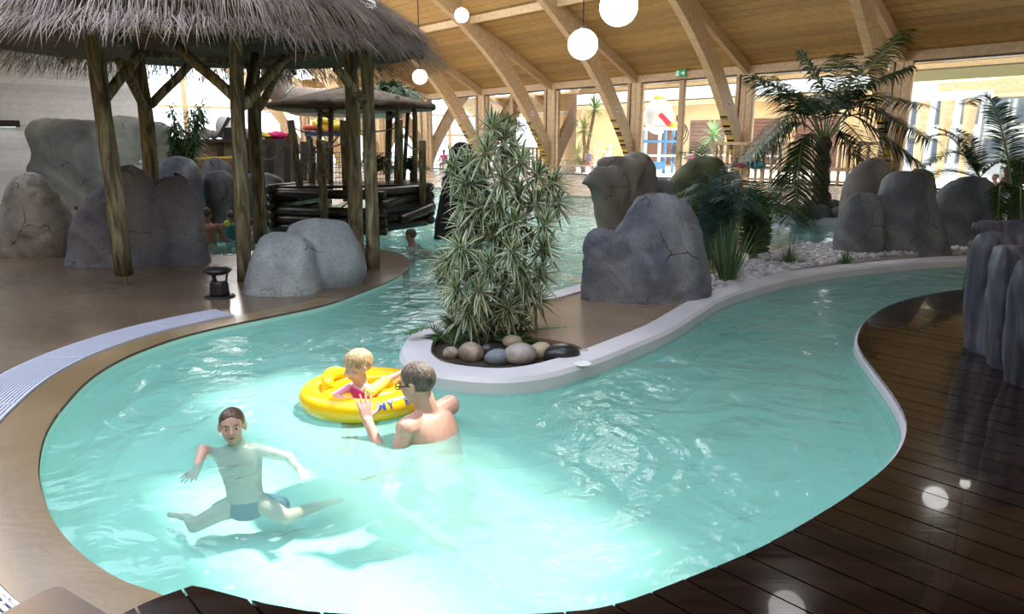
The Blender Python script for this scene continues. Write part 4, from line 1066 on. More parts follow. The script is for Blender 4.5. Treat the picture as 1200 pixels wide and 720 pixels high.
# --- striped dracaena in the planter
SP = P(562, 398, .0)
dr = thing('striped_dracaena', SP, 'tall bushy plant with green and cream striped leaves in the curbed planter', 'plant')
ros = [(530, 196), (548, 190), (570, 178), (592, 185), (612, 188), (632, 205), (650, 214), (590, 210), (566, 210), (545, 215), (608, 226), (630, 236), (585, 238), (562, 242), (540, 262), (606, 258), (640, 262), (622, 280), (580, 268), (560, 285), (538, 290), (600, 295), (640, 290), (574, 310), (548, 318), (524, 306), (612, 318), (634, 322), (590, 335), (562, 342), (534, 340), (516, 322), (608, 348), (632, 352), (548, 365), (574, 372), (595, 362), (530, 372), (590, 160), (604, 172), (578, 150), (618, 340), (552, 392), (585, 394), (612, 376), (545, 236), (596, 278), (655, 236), (566, 356)]
rnd = random.Random(5)
tops = []
for k, (x, y) in enumerate(ros):
    dep = SP.y+rnd.uniform(-.38, .38); c = D(x, y, dep); c.z = max(c.z, .12)
    mb = M(); low = y > 355
    ax = Vector(((c.x-SP.x)*.9+rnd.gauss(0, .15), (dep-SP.y)*.5-.55, .42+rnd.gauss(0, .12))).normalized(); q = ZV.rotation_difference(ax)
    nl = 34
    for i in range(nl):
        f = i/nl; th = i*2.399963; el = math.radians(74-84*f**.8+rnd.gauss(0, 6))
        d = q @ Vector((math.cos(th)*math.cos(el), math.sin(th)*math.cos(el), math.sin(el)))
        striped_blade(mb, c-ax*(.07*f)+d*.012, d, rnd.uniform(.16, .27)*(.75+.35*f), .0165, .05+.22*f, rnd.random())
    mb.build('leaf_rosette', T['striped'], dr); tops.append((c-ax*.05, c.z))
stems = [[SP+Vector((-.06, 0, 0)), D(556, 340, SP.y), D(548, 270, SP.y-.05), D(556, 200, SP.y)], [SP+Vector((.05, .05, 0)), D(582, 330, SP.y+.05), D(588, 250, SP.y), D(588, 165, SP.y)], [SP+Vector((.10, -.05, 0)), D(590, 335, SP.y), D(615, 260, SP.y+.1), D(630, 210, SP.y+.1)]]
allp = []
for s_ in stems:
    c = spline(s_, 6); n_ = len(c); M().tube(c, [.018-.010*i/n_ for i in range(n_)], 7).build('stem', T['stem'], dr, True); allp += c
mb = M()
for c, z in tops:
    b = min((p for p in allp if p.z < c.z+.02), key=lambda p: (p-c).length+.8*abs(c.z-.12-p.z), default=SP)
    mb.tube([b, b.lerp(c, .5)-ZV*.02, c], [.008, .007, .006], 5)
tag(mb.build('twigs', T['stem'], dr, True), kind='stuff')
# --- ferns and stones in the planter bed
fn = thing('fern', P(520, 402, 0), 'feathery fern spilling over the left side of the curb', 'fern')
for k, (a, b, c_) in enumerate(((( 522, 402), (505, 384), (478, 392)), ((525, 402), (512, 392), (500, 402)), ((528, 402), (530, 385), (520, 372)), ((530, 404), (522, 408), (512, 416)), ((532, 403), (545, 392), (556, 396)), ((526, 404), (535, 400), (545, 408)))):
    d = SP.y-.15; frond(fn, [P(a[0], a[1], .02), D(b[0], b[1], d), D(c_[0], c_[1], d-.1)], .10, 30, T['fern'], .009, .1, seed=k, rach=.004)
fn2 = thing('fern', P(630, 402, 0), 'low fern leaning right over the stones under the striped plant', 'fern')
for k, (a, b, c_) in enumerate((((600, 402), (625, 388), (662, 384)), ((606, 403), (632, 396), (655, 400)), ((600, 402), (606, 388), (622, 378)), ((604, 404), (618, 402), (636, 408)), ((612, 402), (650, 398), (676, 406)), ((590, 402), (580, 394), (568, 400)))):
    d = SP.y-.02; frond(fn2, [P(a[0], a[1], .02), D(b[0], b[1], d), D(c_[0], c_[1], d-.05)], .10, 30, T['fern'], .009, .1, seed=10+k, rach=.004)
T['st_grey'] = mottled('grey_speckled_stone', [(.3, (.20, .20, .20)), (.5, (.33, .31, .29)), (.7, (.48, .46, .44))], 8, .45, .15, 8)
T['st_brown'] = mottled('brown_veined_stone', [(.3, (.12, .085, .06)), (.5, (.26, .21, .16)), (.62, (.42, .38, .34))], 9, .45, .15, 8)
T['st_blue'] = mottled('blue_grey_stone', [(.3, (.12, .15, .19)), (.6, (.19, .22, .27))], 14, .5, .1, 6)
T['st_black'] = mottled('black_polished_stone', [(.4, (.02, .022, .025)), (.7, (.06, .06, .062))], 5, .28, .05, 5)
T['st_cream'] = mottled('cream_stone', [(.3, (.38, .31, .20)), (.7, (.52, .44, .31))], 6, .5, .05, 5)
stones = [(552, 416, 16, 13, 'st_brown', 'brown and grey veined round stone in the planter'), (583, 421, 16, 10, 'st_blue', 'blue-grey stone between the veined one and the large pale one'), (610, 418, 20, 14, 'st_grey', 'largest pale grey stone at the planter front'), (658, 417, 22, 12, 'st_black', 'large black polished stone at the right of the planter'), (634, 414, 14, 11, 'st_cream', 'cream stone between the pale grey and the black stones'),
          (529, 416, 10, 8, 'st_brown', 'small brown stone under the left fern'), (684, 416, 10, 6, 'st_brown', 'small dark brown stone right of the black stone'), (530, 393, 12, 9, 'st_grey', 'pale stone at the back left of the planter'), (572, 412, 9, 8, 'st_black', 'black stone standing behind the blue-grey stone'), (697, 415, 7, 4, 'st_black', 'smallest black stone at the right tip of the bed'), (600, 402, 12, 8, 'st_cream', 'cream stone half hidden under the striped leaves'), (540, 384, 8, 6, 'st_blue', 'blue-grey stone at the back curb behind the plant')]
for k, (x, y, rx, ry, mk, lab) in enumerate(stones):
    p = P(x, y+ry*.55, .0); r = rx*p.y/F_PX*1.02; rz = ry*p.y/F_PX*1.05
    mb = M().ell(Vector((p.x, p.y, rz*.75)), (r, r*.78, rz), n=20, m=12)
    cc = Vector((p.x, p.y, rz*.75))
    for v in mb.v: v += (v-cc)*.10*noise.noise((v-cc)*9+Vector((k*5, 0, 0)))
    tag(mb.build('river_stone', T[mk], None, True), lab, 'stone')
q = P(683, 427, .06); pt_ = M().lathe([(.0, 0), (.062, 0), (.062, .006), (.0, .009)], Vector((q.x, q.y, .061)), 20).build('cover_plate', T['white']); tag(pt_, 'thin round white plate on the curb beside the black stone', 'plate')
q = P(877, 448, -.66); q.z = -.655; dn0 = thing('floor_drain', q, 'small dark drain fitting on the pool floor at the right', 'drain')
M().lathe([(.0, 0), (.11, 0), (.10, .02), (0, .025)], q, 18).build('drain_body', T['black'], dn0)
for k in range(4): M().bar(q+Vector((-.07, -.05+.033*k, .026)), q+Vector((.07, -.05+.033*k, .026)), .012, .008).build('drain_bar', T['steel'], dn0)
# --- big palm on the round planter
PB = Vector((7.15, 16.0, .1)); PD = 16.0
pm = thing('palm_tree', PB, 'tall dark green palm with arching fronds on the round planter island', 'palm')
c = spline([PB, D(962, 225, PD), D(964, 190, PD), D(966, 160, PD)], 6)
M().tube(c, [.20+.03*math.sin(i*1.7)-.003*i for i in range(len(c))], 12).build('trunk', T['trunk'], pm, True)
cw = D(966, 160, PD)
fr_ = [((985, 110), (1050, 45), .4, 60), ((968, 110), (942, 66), .1, 46), ((940, 118), (888, 92), -.2, 44), ((930, 132), (878, 182), -.5, 56), ((925, 148), (892, 176), .5, 46), ((1010, 122), (1082, 160), .3, 54), ((1005, 138), (1066, 182), -.5, 54), ((1015, 112), (1075, 122), .8, 46), ((940, 168), (932, 240), -.7, 54), ((990, 160), (1022, 212), -.6, 46), ((976, 112), (985, 70), 1.0, 44), ((930, 112), (905, 92), 1.2, 44), ((1000, 106), (1056, 82), -.4, 50), ((955, 130), (935, 112), -.9, 40), ((995, 148), (1040, 200), .9, 44), ((948, 160), (915, 215), .5, 44)]
for k, (m_, t_, dd, n_) in enumerate(fr_):
    mid = D(m_[0], m_[1], PD+dd*.9); tip = D(t_[0], t_[1], PD+dd*1.7)
    frond(pm, [cw+Vector((0, 0, -.15)), cw.lerp(mid, .55)+ZV*.12, mid, tip+(tip-mid)*.12], .82, int(n_*1.3), T['palm'], .024, .5, seed=k, rach=.022, fwd=.6, start=.28)
# three upright spear leaves at the crown
# stones around its foot
for k, (x, y, w_) in enumerate(((938, 259, 11), (960, 261, 12), (986, 262, 13), (950, 252, 9), (1000, 255, 12), (975, 252, 10))):
    d = 15.0 if y > 255 else 16.6
    p = D(x, y, d); p.z = .1; r = w_*d/F_PX
    mb = M().ell(Vector((p.x, p.y, .16)), (r*1.1, r*.9, .19), n=14, m=9)
    for v in mb.v: v += (v-p)*.12*noise.noise((v-p)*5+Vector((k*3, 1, 0)))
    tag(mb.build('stone', T['rock_slate'], None, True), ['dark stone at the left of the palm foot', 'dark stone just left of the palm trunk', 'dark stone just right of the palm trunk at the front', 'dark stone behind the left pair at the palm', 'dark stone at the right rear of the palm foot', 'dark stone directly behind the palm trunk'][k], 'stone')
# --- cycad behind the grey trio
cb = D(1146, 232, 12.4); cb.z = 0
cy = thing('cycad', cb, 'feathery cycad with pale shining leaflets behind the broad grey boulder', 'plant')
ct_ = D(1148, 208, 12.4); M().tube([cb, cb.lerp(ct_, .5), ct_], [.13, .12, .11], 10).build('trunk', T['trunk'], cy, True)
for k, (m_, t_, dd) in enumerate((((1122, 178), (1082, 196), -.2), ((1112, 160), (1072, 168), .2), ((1125, 165), (1095, 150), .5), ((1108, 200), (1085, 212), -.5), ((1172, 190), (1196, 205), -.3), ((1138, 168), (1120, 152), .9), ((1130, 225), (1118, 258), -.9))):
    frond(cy, [ct_, D(m_[0], m_[1], 12.4+dd*.6), D(t_[0], t_[1], 12.4+dd)],   .26, 60, T['palm'], .013, .25, seed=40+k, rach=.012, fwd=.5, vee=.5)
cb2 = D(1192, 300, 10.6); cb2.z = 0
cy2 = thing('cycad', cb2, 'large cycad with one tall curled frond at the right edge of the picture', 'plant')
ct2 = D(1188, 232, 10.6); M().tube([cb2, ct2], [.12, .10], 10).build('trunk', T['stem'], cy2, True)
for k, (m_, t_, dd, LL) in enumerate((((1166, 128), (1136, 122), -.1, .40), ((1200, 190), (1230, 200), .2, .24), ((1172, 220), (1170, 262), -.3, .2), ((1196, 222), (1196, 262), -.6, .2), ((1180, 215), (1150, 232), .4, .2))):
    frond(cy2, [ct2, D((1188*.5+m_[0]*.5)+3, (232+m_[1])/2, 10.6), D(m_[0], m_[1], 10.6+dd*.6)]+([D(1152, 111, 10.6)] if k == 0 else [])+[D(t_[0], t_[1], 10.6+dd)], LL, 80, T['palm'], .015, .25, seed=60+k, rach=.016, fwd=.45, vee=.35)
# --- feathery bushes and grasses on the island
def bush(name, label, x, y, d, spread, height, n, m, L, seed, cat='bush', leafw=.012):
    b = D(x, y, d); b.z = .0; r = thing(name, b, label, cat); rr = random.Random(seed)
    for k in range(n):
        th = rr.uniform(0, 2*PI); e = rr.uniform(.25, 1.0); rad = Vector((math.cos(th), math.sin(th), 0))
        tip = b+rad*(spread*e)+ZV*(height*(1.05-.55*e)*rr.uniform(.8, 1.1)); mid = b+rad*(spread*e*.45)+ZV*(height*(1.0-.25*e)*rr.uniform(.75, .95))
        frond(r, [b+rad*.05, b+rad*(spread*e*.15)+ZV*height*.5, mid, tip], L, 26, m, leafw, .35, seed=seed*100+k, rach=.008, fwd=.7)
    return r
bush('feather_palm', 'blue-green feathery palm bush right of the large island boulder', 836, 312, 9.2, .72, 1.42, 30, T['bluebush'], .30, 1, leafw=.015)
bush('feather_palm', 'dense green feathery bush beside the palm bush, nearer the water', 882, 302, 9.7, .70, 1.2, 28, T['bush'], .26, 2, leafw=.015)
bush('feather_palm', 'small low green bush behind the fine grass tuft', 812, 250, 13.2, .7, 1.0, 12, T['bush'], .26, 3)
bush('arching_fronds', 'thin dark fronds before the windows above the mossy boulder', 815, 215, 17.5, 1.3, 1.9, 12, T['bush'], .32, 4, leafw=.014)
def grass(label, x, y, d, n, h, spread, seed, m, w=.008, stiff=.35):
    b = D(x, y, d); b.z = .0; r = thing('grass_tuft', b, label, 'grass'); rr = random.Random(seed); mb = M()
    for k in range(n):
        th = rr.uniform(0, 2*PI); rad = Vector((math.cos(th), math.sin(th), 0)); e = rr.random()
        blade(mb, b+rad*spread*.22*e, (ZV+rad*spread*e*1.1/h), h*rr.uniform(.6, 1.05), w, stiff*e, rr.random(), 4)
    tag(mb.build('grass_blades', m, r), kind='stuff'); return r
grass('tall dark green grass clump in front of the feathery bushes', 851, 330, 8.0, 130, .85, .40, 1, T['grass'], .012, .25)
grass('low wide grass tuft with fine pale stalks on the gravel', 924, 311, 9.3, 260, .36, .55, 2, T['grass'], .006, .7)
grass('small grass tuft at the foot of the low grey boulder', 992, 306, 9.3, 110, .33, .25, 3, T['grass'], .006, .5)
gs = D(924, 305, 9.4); gs.z = 0; rr = random.Random(9); mb = M()
for k in range(46):
    th = rr.uniform(0, 2*PI); rad = Vector((math.cos(th), math.sin(th), 0)); blade(mb, gs+rad*.05, ZV+rad*rr.uniform(.1, .5), rr.uniform(.4, .62), .0035, .1, 1.0, 3)
tag(mb.build('grass_stalks', leaf_mat('pale_stalks', (.5, .5, .4), (.62, .6, .5)), bpy.data.objects['grass_tuft.001']), kind='stuff')
grass('wispy grass growing on the notched rock', 752, 232, 13.3, 60, .8, .7, 6, T['drypalm'], .008, .6)
# --- gravel, individually shaped pebbles scattered over the island
rr = random.Random(12); mb = M(); poly = px([(835, 346), (880, 334), (940, 318), (1000, 308), (1060, 302), (1140, 297), (1240, 293), (1300, 262), (1180, 262), (1120, 285), (985, 288), (940, 290), (900, 300), (860, 318), (830, 330)])
def inside(p):
    r = False; j = len(poly)-1
    for i in range(len(poly)):
        a, b = poly[i], poly[j]
        if (a.y > p.y) != (b.y > p.y) and p.x < (b.x-a.x)*(p.y-a.y)/(b.y-a.y)+a.x: r = not r
        j = i
    return r
x0, x1 = min(p.x for p in poly), max(p.x for p in poly); y0, y1 = min(p.y for p in poly), max(p.y for p in poly)
cnt = 0
while cnt < 5200:
    p = Vector((rr.uniform(x0, x1), rr.uniform(y0, y1), 0))
    if inside(p):
        r = rr.uniform(.018, .042); q = Matrix.Rotation(rr.uniform(0, 6), 3, 'Z') @ Matrix.Rotation(rr.gauss(0, .4), 3, 'X')
        mb.ell(p+ZV*(.045+rr.random()*.02), (r*1.25, r, r*.75), q, 6, 4, rr.uniform(-1, .6)); cnt += 1
structure(M().prism([(p.x, p.y) for p in poly], .0, .045).build('gravel_bed', T['gravel']))
tag(mb.build('gravel', T['gravel']), 'white gravel spread between the curb and the boulders', 'gravel', kind='stuff')
# --- shrubs at the left and behind
bs = D(218, 240, 17.5); bs.z = 0
sb = thing('leafy_shrub', bs, 'slender leafy shrub behind the left boulders', 'shrub'); rr = random.Random(21); mb = M(); st = M()
for k in range(7):
    tip = D(rr.uniform(200, 240), rr.uniform(115, 160), 17.5+rr.uniform(-.5, .5)); b = bs+Vector((rr.uniform(-.2, .2), rr.uniform(-.2, .2), 0))
    c = spline([b, b.lerp(tip, .5)+Vector((rr.uniform(-.15, .15), 0, .1)), tip], 8); st.tube(c, [.02-.014*i/len(c) for i in range(len(c))], 5)
    for i in range(5, len(c)):
        for q in range(24):
            d = Vector((rr.gauss(0, 1), rr.gauss(0, 1), rr.gauss(0, .6))); blade(mb, c[i]+d*.08, d, rr.uniform(.14, .3), .028, .4, rr.random(), 3)
tag(mb.build('leaves', T['bush'], sb), kind='stuff'); tag(st.build('stems', T['stem'], sb), kind='stuff')
def palmlet(name, label, x, y, d, crown_y, n, R, seed, m, L=.34, wid=.014, trunk=.07, tilt=0):
    b = D(x, y, d); b.z = max(b.z, 0) if y < 225 else 0; r = thing(name, b, label, 'palm'); cr_ = D(x+tilt, crown_y, d); rr = random.Random(seed)
    M().tube([b, b.lerp(cr_, .5), cr_], [trunk*1.1, trunk, trunk*.9], 8).build('trunk', T['stem'], r, True)
    for k in range(n):
        th = 2*PI*k/n+rr.uniform(-.3, .3); rad = Vector((math.cos(th), math.sin(th), 0)); e = rr.uniform(.15, 1)
        tip = cr_+rad*R*e+ZV*(R*(.75-.75*e)); mid = cr_+rad*R*e*.5+ZV*(R*(.62-.2*e))
        frond(r, [cr_, mid, tip], L, 22, m, wid, .3, seed=seed*50+k, rach=.01, fwd=.8)
    return r
palmlet('small_palm', 'green palm with bunched leaves rising beside the small hut roof', 452, 232, 16.4, 125, 16, .85, 31, T['bush'], .32, .02, .06, 6)
palmlet('small_palm', 'second slim palm crossing the small hut roof at its right', 470, 232, 17.0, 132, 12, .8, 32, T['bush'], .30, .02, .05, 8)
palmlet('dark_palm', 'dark fringed palm before the windows behind the striped plant', 592, 224, 26.0, 168, 15, 1.6, 33, T['drypalm'], .5, .03, .12)
palmlet('dark_bush_palm', 'dark low palm bush in front of the grey rope post', 440, 228, 15.6, 205, 12, .6, 34, T['palm'], .3, .018, .05)
palmlet('dark_bush_palm', 'little spiky palm between the grey post and the right end post', 482, 228, 15.6, 202, 9, .5, 35, T['palm'], .22, .016, .04)
def yucca(label, base, heads, R, seed):
    r = thing('yucca', base, label, 'yucca'); rr = random.Random(seed)
    for k, h in enumerate(heads):
        M().tube([base, base.lerp(h, .5)+Vector((.1*math.sin(k), 0, 0)), h], [.12, .10, .09], 8).build('trunk', T['trunk'], r, True)
        mb = M()
        for i in range(70):
            d = Vector((rr.gauss(0, 1), rr.gauss(0, 1), rr.gauss(.25, .8))).normalized(); blade(mb, h+d*.08, d, R*rr.uniform(.7, 1.1), .06, .15, rr.random(), 3)
        mb.build('leaf_head', T['yucca'], r)
    return r
yb = P(682, 203, 0)*1.0
yucca('tall three-headed yucca outside the second window bay', Vector((D(684, 170, 43).x, 43, 0)), [D(697, 128, 43), D(684, 152, 43), D(676, 182, 43)], 1.15, 1)
yucca('single round-headed yucca outside behind the fence bay', Vector((D(836, 170, 47).x, 47, 0)), [D(836, 158, 47)], 1.45, 2)
# ------------------------------------------------------------------ outside the glazing
T['terrace'] = mottled('pale_terrace', [(.3, (.70, .66, .60)), (.7, (.80, .77, .72))], .8, .7, .03)
structure(M().prism([H(-60, -.12), H(28, -.12), H(28, -60), H(-60, -60)], -.3, -.02).build('floor_terrace', T['terrace']))
T['ochre'] = plain('ochre_render', (.80, .52, .26), .7); T['shutter'] = mottled('red_brown_boards', [(.3, (.16, .07, .045)), (.7, (.24, .11, .07))], 1, .6, .1, 5, (1, 1, 9)); T['fascia'] = plain('white_fascia', (.9, .9, .88), .6)
T['pinkcol'] = plain('dusty_pink_render', (.34, .20, .17), .7); T['winglass'] = plain('dark_window_glass', (.10, .13, .17), .08)
bd = thing('building', H(-22, -17, 0), 'low ochre building with brown shutters and white roof edge beyond the terrace', 'building')
M().bar(H(-60, -17, 2.4), H(4, -17, 2.4), .4, 4.8).build('wall', T['ochre'], bd)
M().bar(H(-60, -16.4, 5.7), H(4, -16.4, 5.7), 1.8, 1.7).build('roof_edge', T['fascia'], bd)
M().bar(H(-60, -16.3, 4.6), H(4, -16.3, 4.6), 1.0, .35).build('lower_band', T['glulam'], bd)
for k, (t, w) in enumerate(((-12.5, 3.2), (-8.6, 3.2), (-4.5, 3.0), (-17, 2.6))):
    sh_ = M().bar(H(t-w/2, -16.75, 1.75), H(t+w/2, -16.75, 1.75), .08, 3.2).build('shutter_panel', T['shutter'], bd)
    for j in range(12): M().bar(H(t-w/2, -16.68, .25+j*.27), H(t+w/2, -16.68, .25+j*.27), .05, .20).build('slat', T['shutter'], sh_)
for t in (-27, -33, -39): 
    f = M().bar(H(t-1.6, -16.77, 3.4), H(t+1.6, -16.77, 3.4), .06, .55).build('window', T['winglass'], bd)
for t in (-14.6, -10.5, -6.5, -2.6, -19.5, -24, -30): M().bar(H(t, -15.9, 0), H(t, -15.9, 4.5), .3, .3).build('post', T['glulam'], bd)
# round pink column near the window
c = Vector((D(666, 150, 43.5).x, 43.5, 0))
cp = M().lathe([(.48, 0), (.48, 4.5), (.52, 4.55), (.52, 4.75)], c, 24).build('round_column', T['pinkcol'], None, True); tag(cp, 'dusty pink round column outside the second window bay', 'column')
# closed parasols
def parasol(x, d, m, lab, h=3.0):
    b = Vector((D(x, 170, d).x, d, 0)); r = thing('parasol', b, lab, 'parasol')
    M().tube([b, b+ZV*h], .035, 8).build('pole', T['white'], r, True); M().lathe([(.26, .0), (.26, .10), (.05, .14)], b, 16).build('base', T['steel'], r, True)
    mb = M(); mb.lathe([(.16, 1.0), (.24, 1.15), (.22, 1.9), (.12, 2.7), (.02, h+.08)], b, 16)
    for i, v in enumerate(mb.v):
        if (i % 16) % 2: q = Vector((v.x-b.x, v.y-b.y, 0)); v -= q*.35
    mb.build('folded_canopy', m, r)
T['parayellow'] = plain('yellow_canvas', (.80, .50, .02), .8); T['paragreen'] = plain('green_canvas', (.03, .22, .12), .8); T['paraorange'] = plain('orange_canvas', (.75, .33, .05), .8)
parasol(605, 47, T['parayellow'], 'closed yellow parasol left of the second arch', 3.3)
parasol(636, 48, T['parayellow'], 'closed yellow parasol right of the second arch', 3.2)
parasol(551, 52, T['paraorange'], 'closed orange parasol seen beside the first arch', 3.6)
b = Vector((D(530, 170, 50).x, 50, 0)); gp = thing('parasol', b, 'open dark green parasol far outside near the small hut roof', 'parasol')
M().tube([b, b+ZV*2.6], .03, 8).build('pole', T['white'], gp); M().lathe([(.55, 2.0), (.3, 2.6), (.03, 3.0)], b, 12).build('canopy', T['paragreen'], gp)
# play tower: white dome, legs, red and yellow details
pb = Vector((D(770, 170, 42).x, 42, 0)); pt = thing('play_tower', pb, 'white domed play tower with red and yellow details outside', 'playground')
M().ell(pb+ZV*3.2, (.85, .85, 1.0), n=20, m=12).build('dome', T['white'], pt, True)
T['playred'] = plain('play_red', (.70, .03, .06), .4); T['playblue'] = plain('play_blue', (.10, .28, .55), .4); T['playyel'] = plain('play_yellow', (.85, .55, .03), .4)
M().bar(pb+Vector((-.1, -.82, 3.3)), pb+Vector((.5, -.75, 2.75)), .28, .25).build('red_flap', T['playred'], pt)
M().ell(pb+Vector((.75, -.5, 2.7)), (.30, .25, .25), n=12, m=8).build('yellow_ball', T['playyel'], pt, True); M().ell(pb+Vector((0, 0, 4.25)), (.35, .3, .16), n=12, m=6).build('top_ball', T['playyel'], pt, True)
for k in range(5):
    a = 2*PI*k/5; q = pb+Vector((.95*math.cos(a), .8*math.sin(a), 0)); M().tube([q, q+ZV*2.6], .10, 8).build('leg', T['white'] if k % 2 else T['playblue'], pt, True)
for z_ in (1.0, 1.8, 2.5): M().bar(pb+Vector((-1.1, -.8, z_)), pb+Vector((1.1, -.8, z_)), .12, .14).build('rung', T['white'] if z_ != 1.8 else T['playblue'], pt)
M().bar(pb+Vector((-.5, -.85, .45)), pb+Vector((.3, -.85, .45)), .5, .45).build('blue_tub', T['playblue'], pt)
sl = thing('water_slide', pb+Vector((1.4, .2, 0)), 'black ribbed slide tube curling right of the play tower', 'slide')
for k in range(7):
    a0 = pb+Vector((.8, -.3, 3.0)); M().tube([a0+Vector((.15*k*math.sin(q)*.8+.2, 0, .25-.3*q-.06*k*q)) for q in (0, .5, 1, 1.5, 2, 2.5, 3, 3.6)]+[pb+Vector((1.3+.05*k, -.3, .0))], .035, 5).build('rib', T['black'], sl)
# railing outside
rg = thing('terrace_railing', H(-2.2, -4, 0), 'white low railing on the terrace before the yucca', 'railing')
for z_ in (.55, 1.05): M().bar(H(-7.5, -6, z_), H(-.5, -6, z_), .07, .08).build('rail', T['white'], rg)
for t in (-7.4, -5.2, -3, -.6): M().bar(H(t, -6, 0), H(t, -6, 1.1), .08, .08).build('post', T['white'], rg)
# open white shelf and a red chair near the yucca
sb0 = Vector((D(707, 170, 44).x, 44, 0)); ws = thing('white_shelf', sb0, 'open white shelf standing on the terrace between yucca and arch', 'shelf')
for dx in (-.45, .45): M().bar(sb0+Vector((dx, 0, 0)), sb0+Vector((dx, 0, 1.7)), .10, .3).build('upright', T['white'], ws)
for z_ in (.3, .8, 1.25, 1.68): M().bar(sb0+Vector((-.45, 0, z_)), sb0+Vector((.45, 0, z_)), .3, .05).build('shelf_board', T['white'], ws)
rc = Vector((D(690, 170, 42.5).x, 42.5, 0)); ch = thing('red_chair', rc, 'red plastic chair on the terrace below the yucca', 'chair')
M().bar(rc+Vector((-.22, 0, .42)), rc+Vector((.22, 0, .42)), .42, .05).build('seat', T['playred'], ch); M().bar(rc+Vector((0, .2, .45)), rc+Vector((0, .25, .85)), .42, .04).build('backrest', T['playred'], ch)
for dx in (-.2, .2):
    for dy in (-.18, .18): M().bar(rc+Vector((dx, dy, 0)), rc+Vector((dx, dy, .42)), .04, .04).build('leg', T['playred'], ch)
# sun lounger
lc = Vector((D(674, 170, 40.6).x, 40.6, 0)); lg = thing('sun_lounger', lc, 'low sun lounger with thin dark frame on the terrace', 'lounger')
fr0 = M(); fr0.tube([lc+Vector((-1.3, 0, .95)), lc+Vector((-.6, 0, .42)), lc+Vector((1.3, 0, .40))], .025, 6); fr0.tube([lc+Vector((-1.3, .55, .95)), lc+Vector((-.6, .55, .42)), lc+Vector((1.3, .55, .40))], .025, 6); fr0.bar(lc+Vector((1.3, 0, .4)), lc+Vector((1.3, .55, .4)), .04, .04); tag(fr0.build('frame', T['black'], lg, True), kind='stuff')
mb = M(); mb.bar(lc+Vector((-1.3, .27, .98)), lc+Vector((-.6, .27, .46)), .5, .04, up=(0, 1, 0)); M().bar(lc+Vector((-.6, .27, .44)), lc+Vector((1.25, .27, .42)), .5, .04).build('seat_sheet', T['white'], lg); mb.build('back_sheet', T['white'], lg)
for dx in (-.7, -.1, .4, 1.0):
    for dy in (0, .55): M().tube([lc+Vector((dx, dy, .42)), lc+Vector((dx+.2, dy, .2)), lc+Vector((dx, dy, 0))], .022, 5).build('leg', T['black'], lg)
# slatted timber fence inside the hall
T['fence'] = mottled('pale_fence_timber', [(.3, (.46, .31, .17)), (.7, (.60, .43, .26))], 1, .55, .06, 5, (6, 6, .8), tone=.25)
fe = thing('slatted_fence', H(3, 1.6, 0), 'pale timber slatted fence in front of the windows behind the palm', 'fence')
for k in range(19):
    t = -.3+k*.34; M().bar(H(t, 1.62, .10), H(t, 1.62, 1.72), .05, .17, up=N, a=random.uniform(-1, 1)).build('slat', T['fence'], fe)
for z_, h in ((1.66, .12), (.70, .12), (.22, .10)): M().bar(H(-.6, 1.72, z_), H(6.3, 1.72, z_), .07, h).build('rail', T['fence'], fe)
for t in (-.55, 1.7, 4.0, 6.25): M().bar(H(t, 1.62, 0), H(t, 1.62, 1.76), .14, .14, up=N).build('fence_post', T['fence'], fe)
fe2 = thing('slatted_fence', H(-15, 1.2, 0), 'low pale slatted fence behind the striped plant', 'fence')
for k in range(9):
    t = -15.6+k*.34; M().bar(H(t, 1.2, .08), H(t, 1.2, 1.45), .05, .15, up=N, a=random.uniform(-1, 1)).build('slat', T['fence'], fe2)
for z_ in (1.40, .85, .2): M().bar(H(-15.8, 1.27, z_), H(-12.7, 1.27, z_), .07, .11).build('rail', T['fence'], fe2)
for k, (t, c, sz, lab) in enumerate(((1.55, (.05, .22, .30), (.42, .16, .16), 'teal towel lying over the middle rail of the fence'), (.75, (.20, .03, .10), (.34, .12, .07), 'dark red cloth beside the teal towel on the fence rail'))):
    p = H(t, 1.84, .80); mb = M().ell(p, sz, Matrix.Rotation(HALL_ROT, 3, 'Z'), n=16, m=10)
    for v in mb.v: v += Vector((0, 0, 1))*.10*noise.noise(v*4)+N*.05*noise.noise(v*7)
    tag(mb.build('towel', plain('fence_towel_%d' % k, c, .85), None, True), lab, 'towel')
# porch at the right: beams, wedge posts, white building with dark windows
T['porchgreen'] = plain('pale_green_beam', (.58, .60, .42), .55)
po = thing('porch', H(11, -4, 0), 'timber porch with pale beams and wedge shaped posts outside the last window', 'porch')
M().bar(H(4, -3.2, 4.35), H(27, -3.2, 4.35), .3, .5).build('green_beam', T['porchgreen'], po)
M().bar(H(5.2, -7, 4.1), H(27, -7, 4.1), .3, .40).build('beam', T['glulam'], po)
M().bar(H(2.6, -10, 4.2), H(6.6, -10, 4.2), .3, 1.0).build('white_lintel', T['fascia'], po)
M().bar(H(6.6, -10.2, 4.2), H(27, -10.2, 4.2), .3, 1.0).build('tan_lintel', T['ochre'], po)
for t in (3.7, 4.75, 5.75): M().bar(H(t, -10, 0), H(t, -10, 3.7), .22, .2, taper=2.0).build('wedge_post', T['glulam'], po)
wb = thing('building', H(10, -14, 0), 'white building with dark framed windows beyond the porch', 'building')
M().bar(H(1.0, -14, 2.6), H(28, -14, 2.6), .3, 5.2).build('wall', plain('pale_grey_render', (.55, .56, .57), .7), wb)
for k, t in enumerate((2.3, 3.5, 4.7, 5.9, 7.1, 8.3)):
    for z_ in (1.3, 3.3):
        f = M().bar(H(t-.4, -13.82, z_), H(t+.4, -13.82, z_), .05, 1.3).build('window', T['steel'], wb); M().bar(H(t-.32, -13.78, z_), H(t+.32, -13.78, z_), .03, 1.14).build('pane', T['winglass'], f)
gw = thing('window_screen', H(13, -9, 0), 'dark framed glass screen at the far right beyond the porch', 'screen')
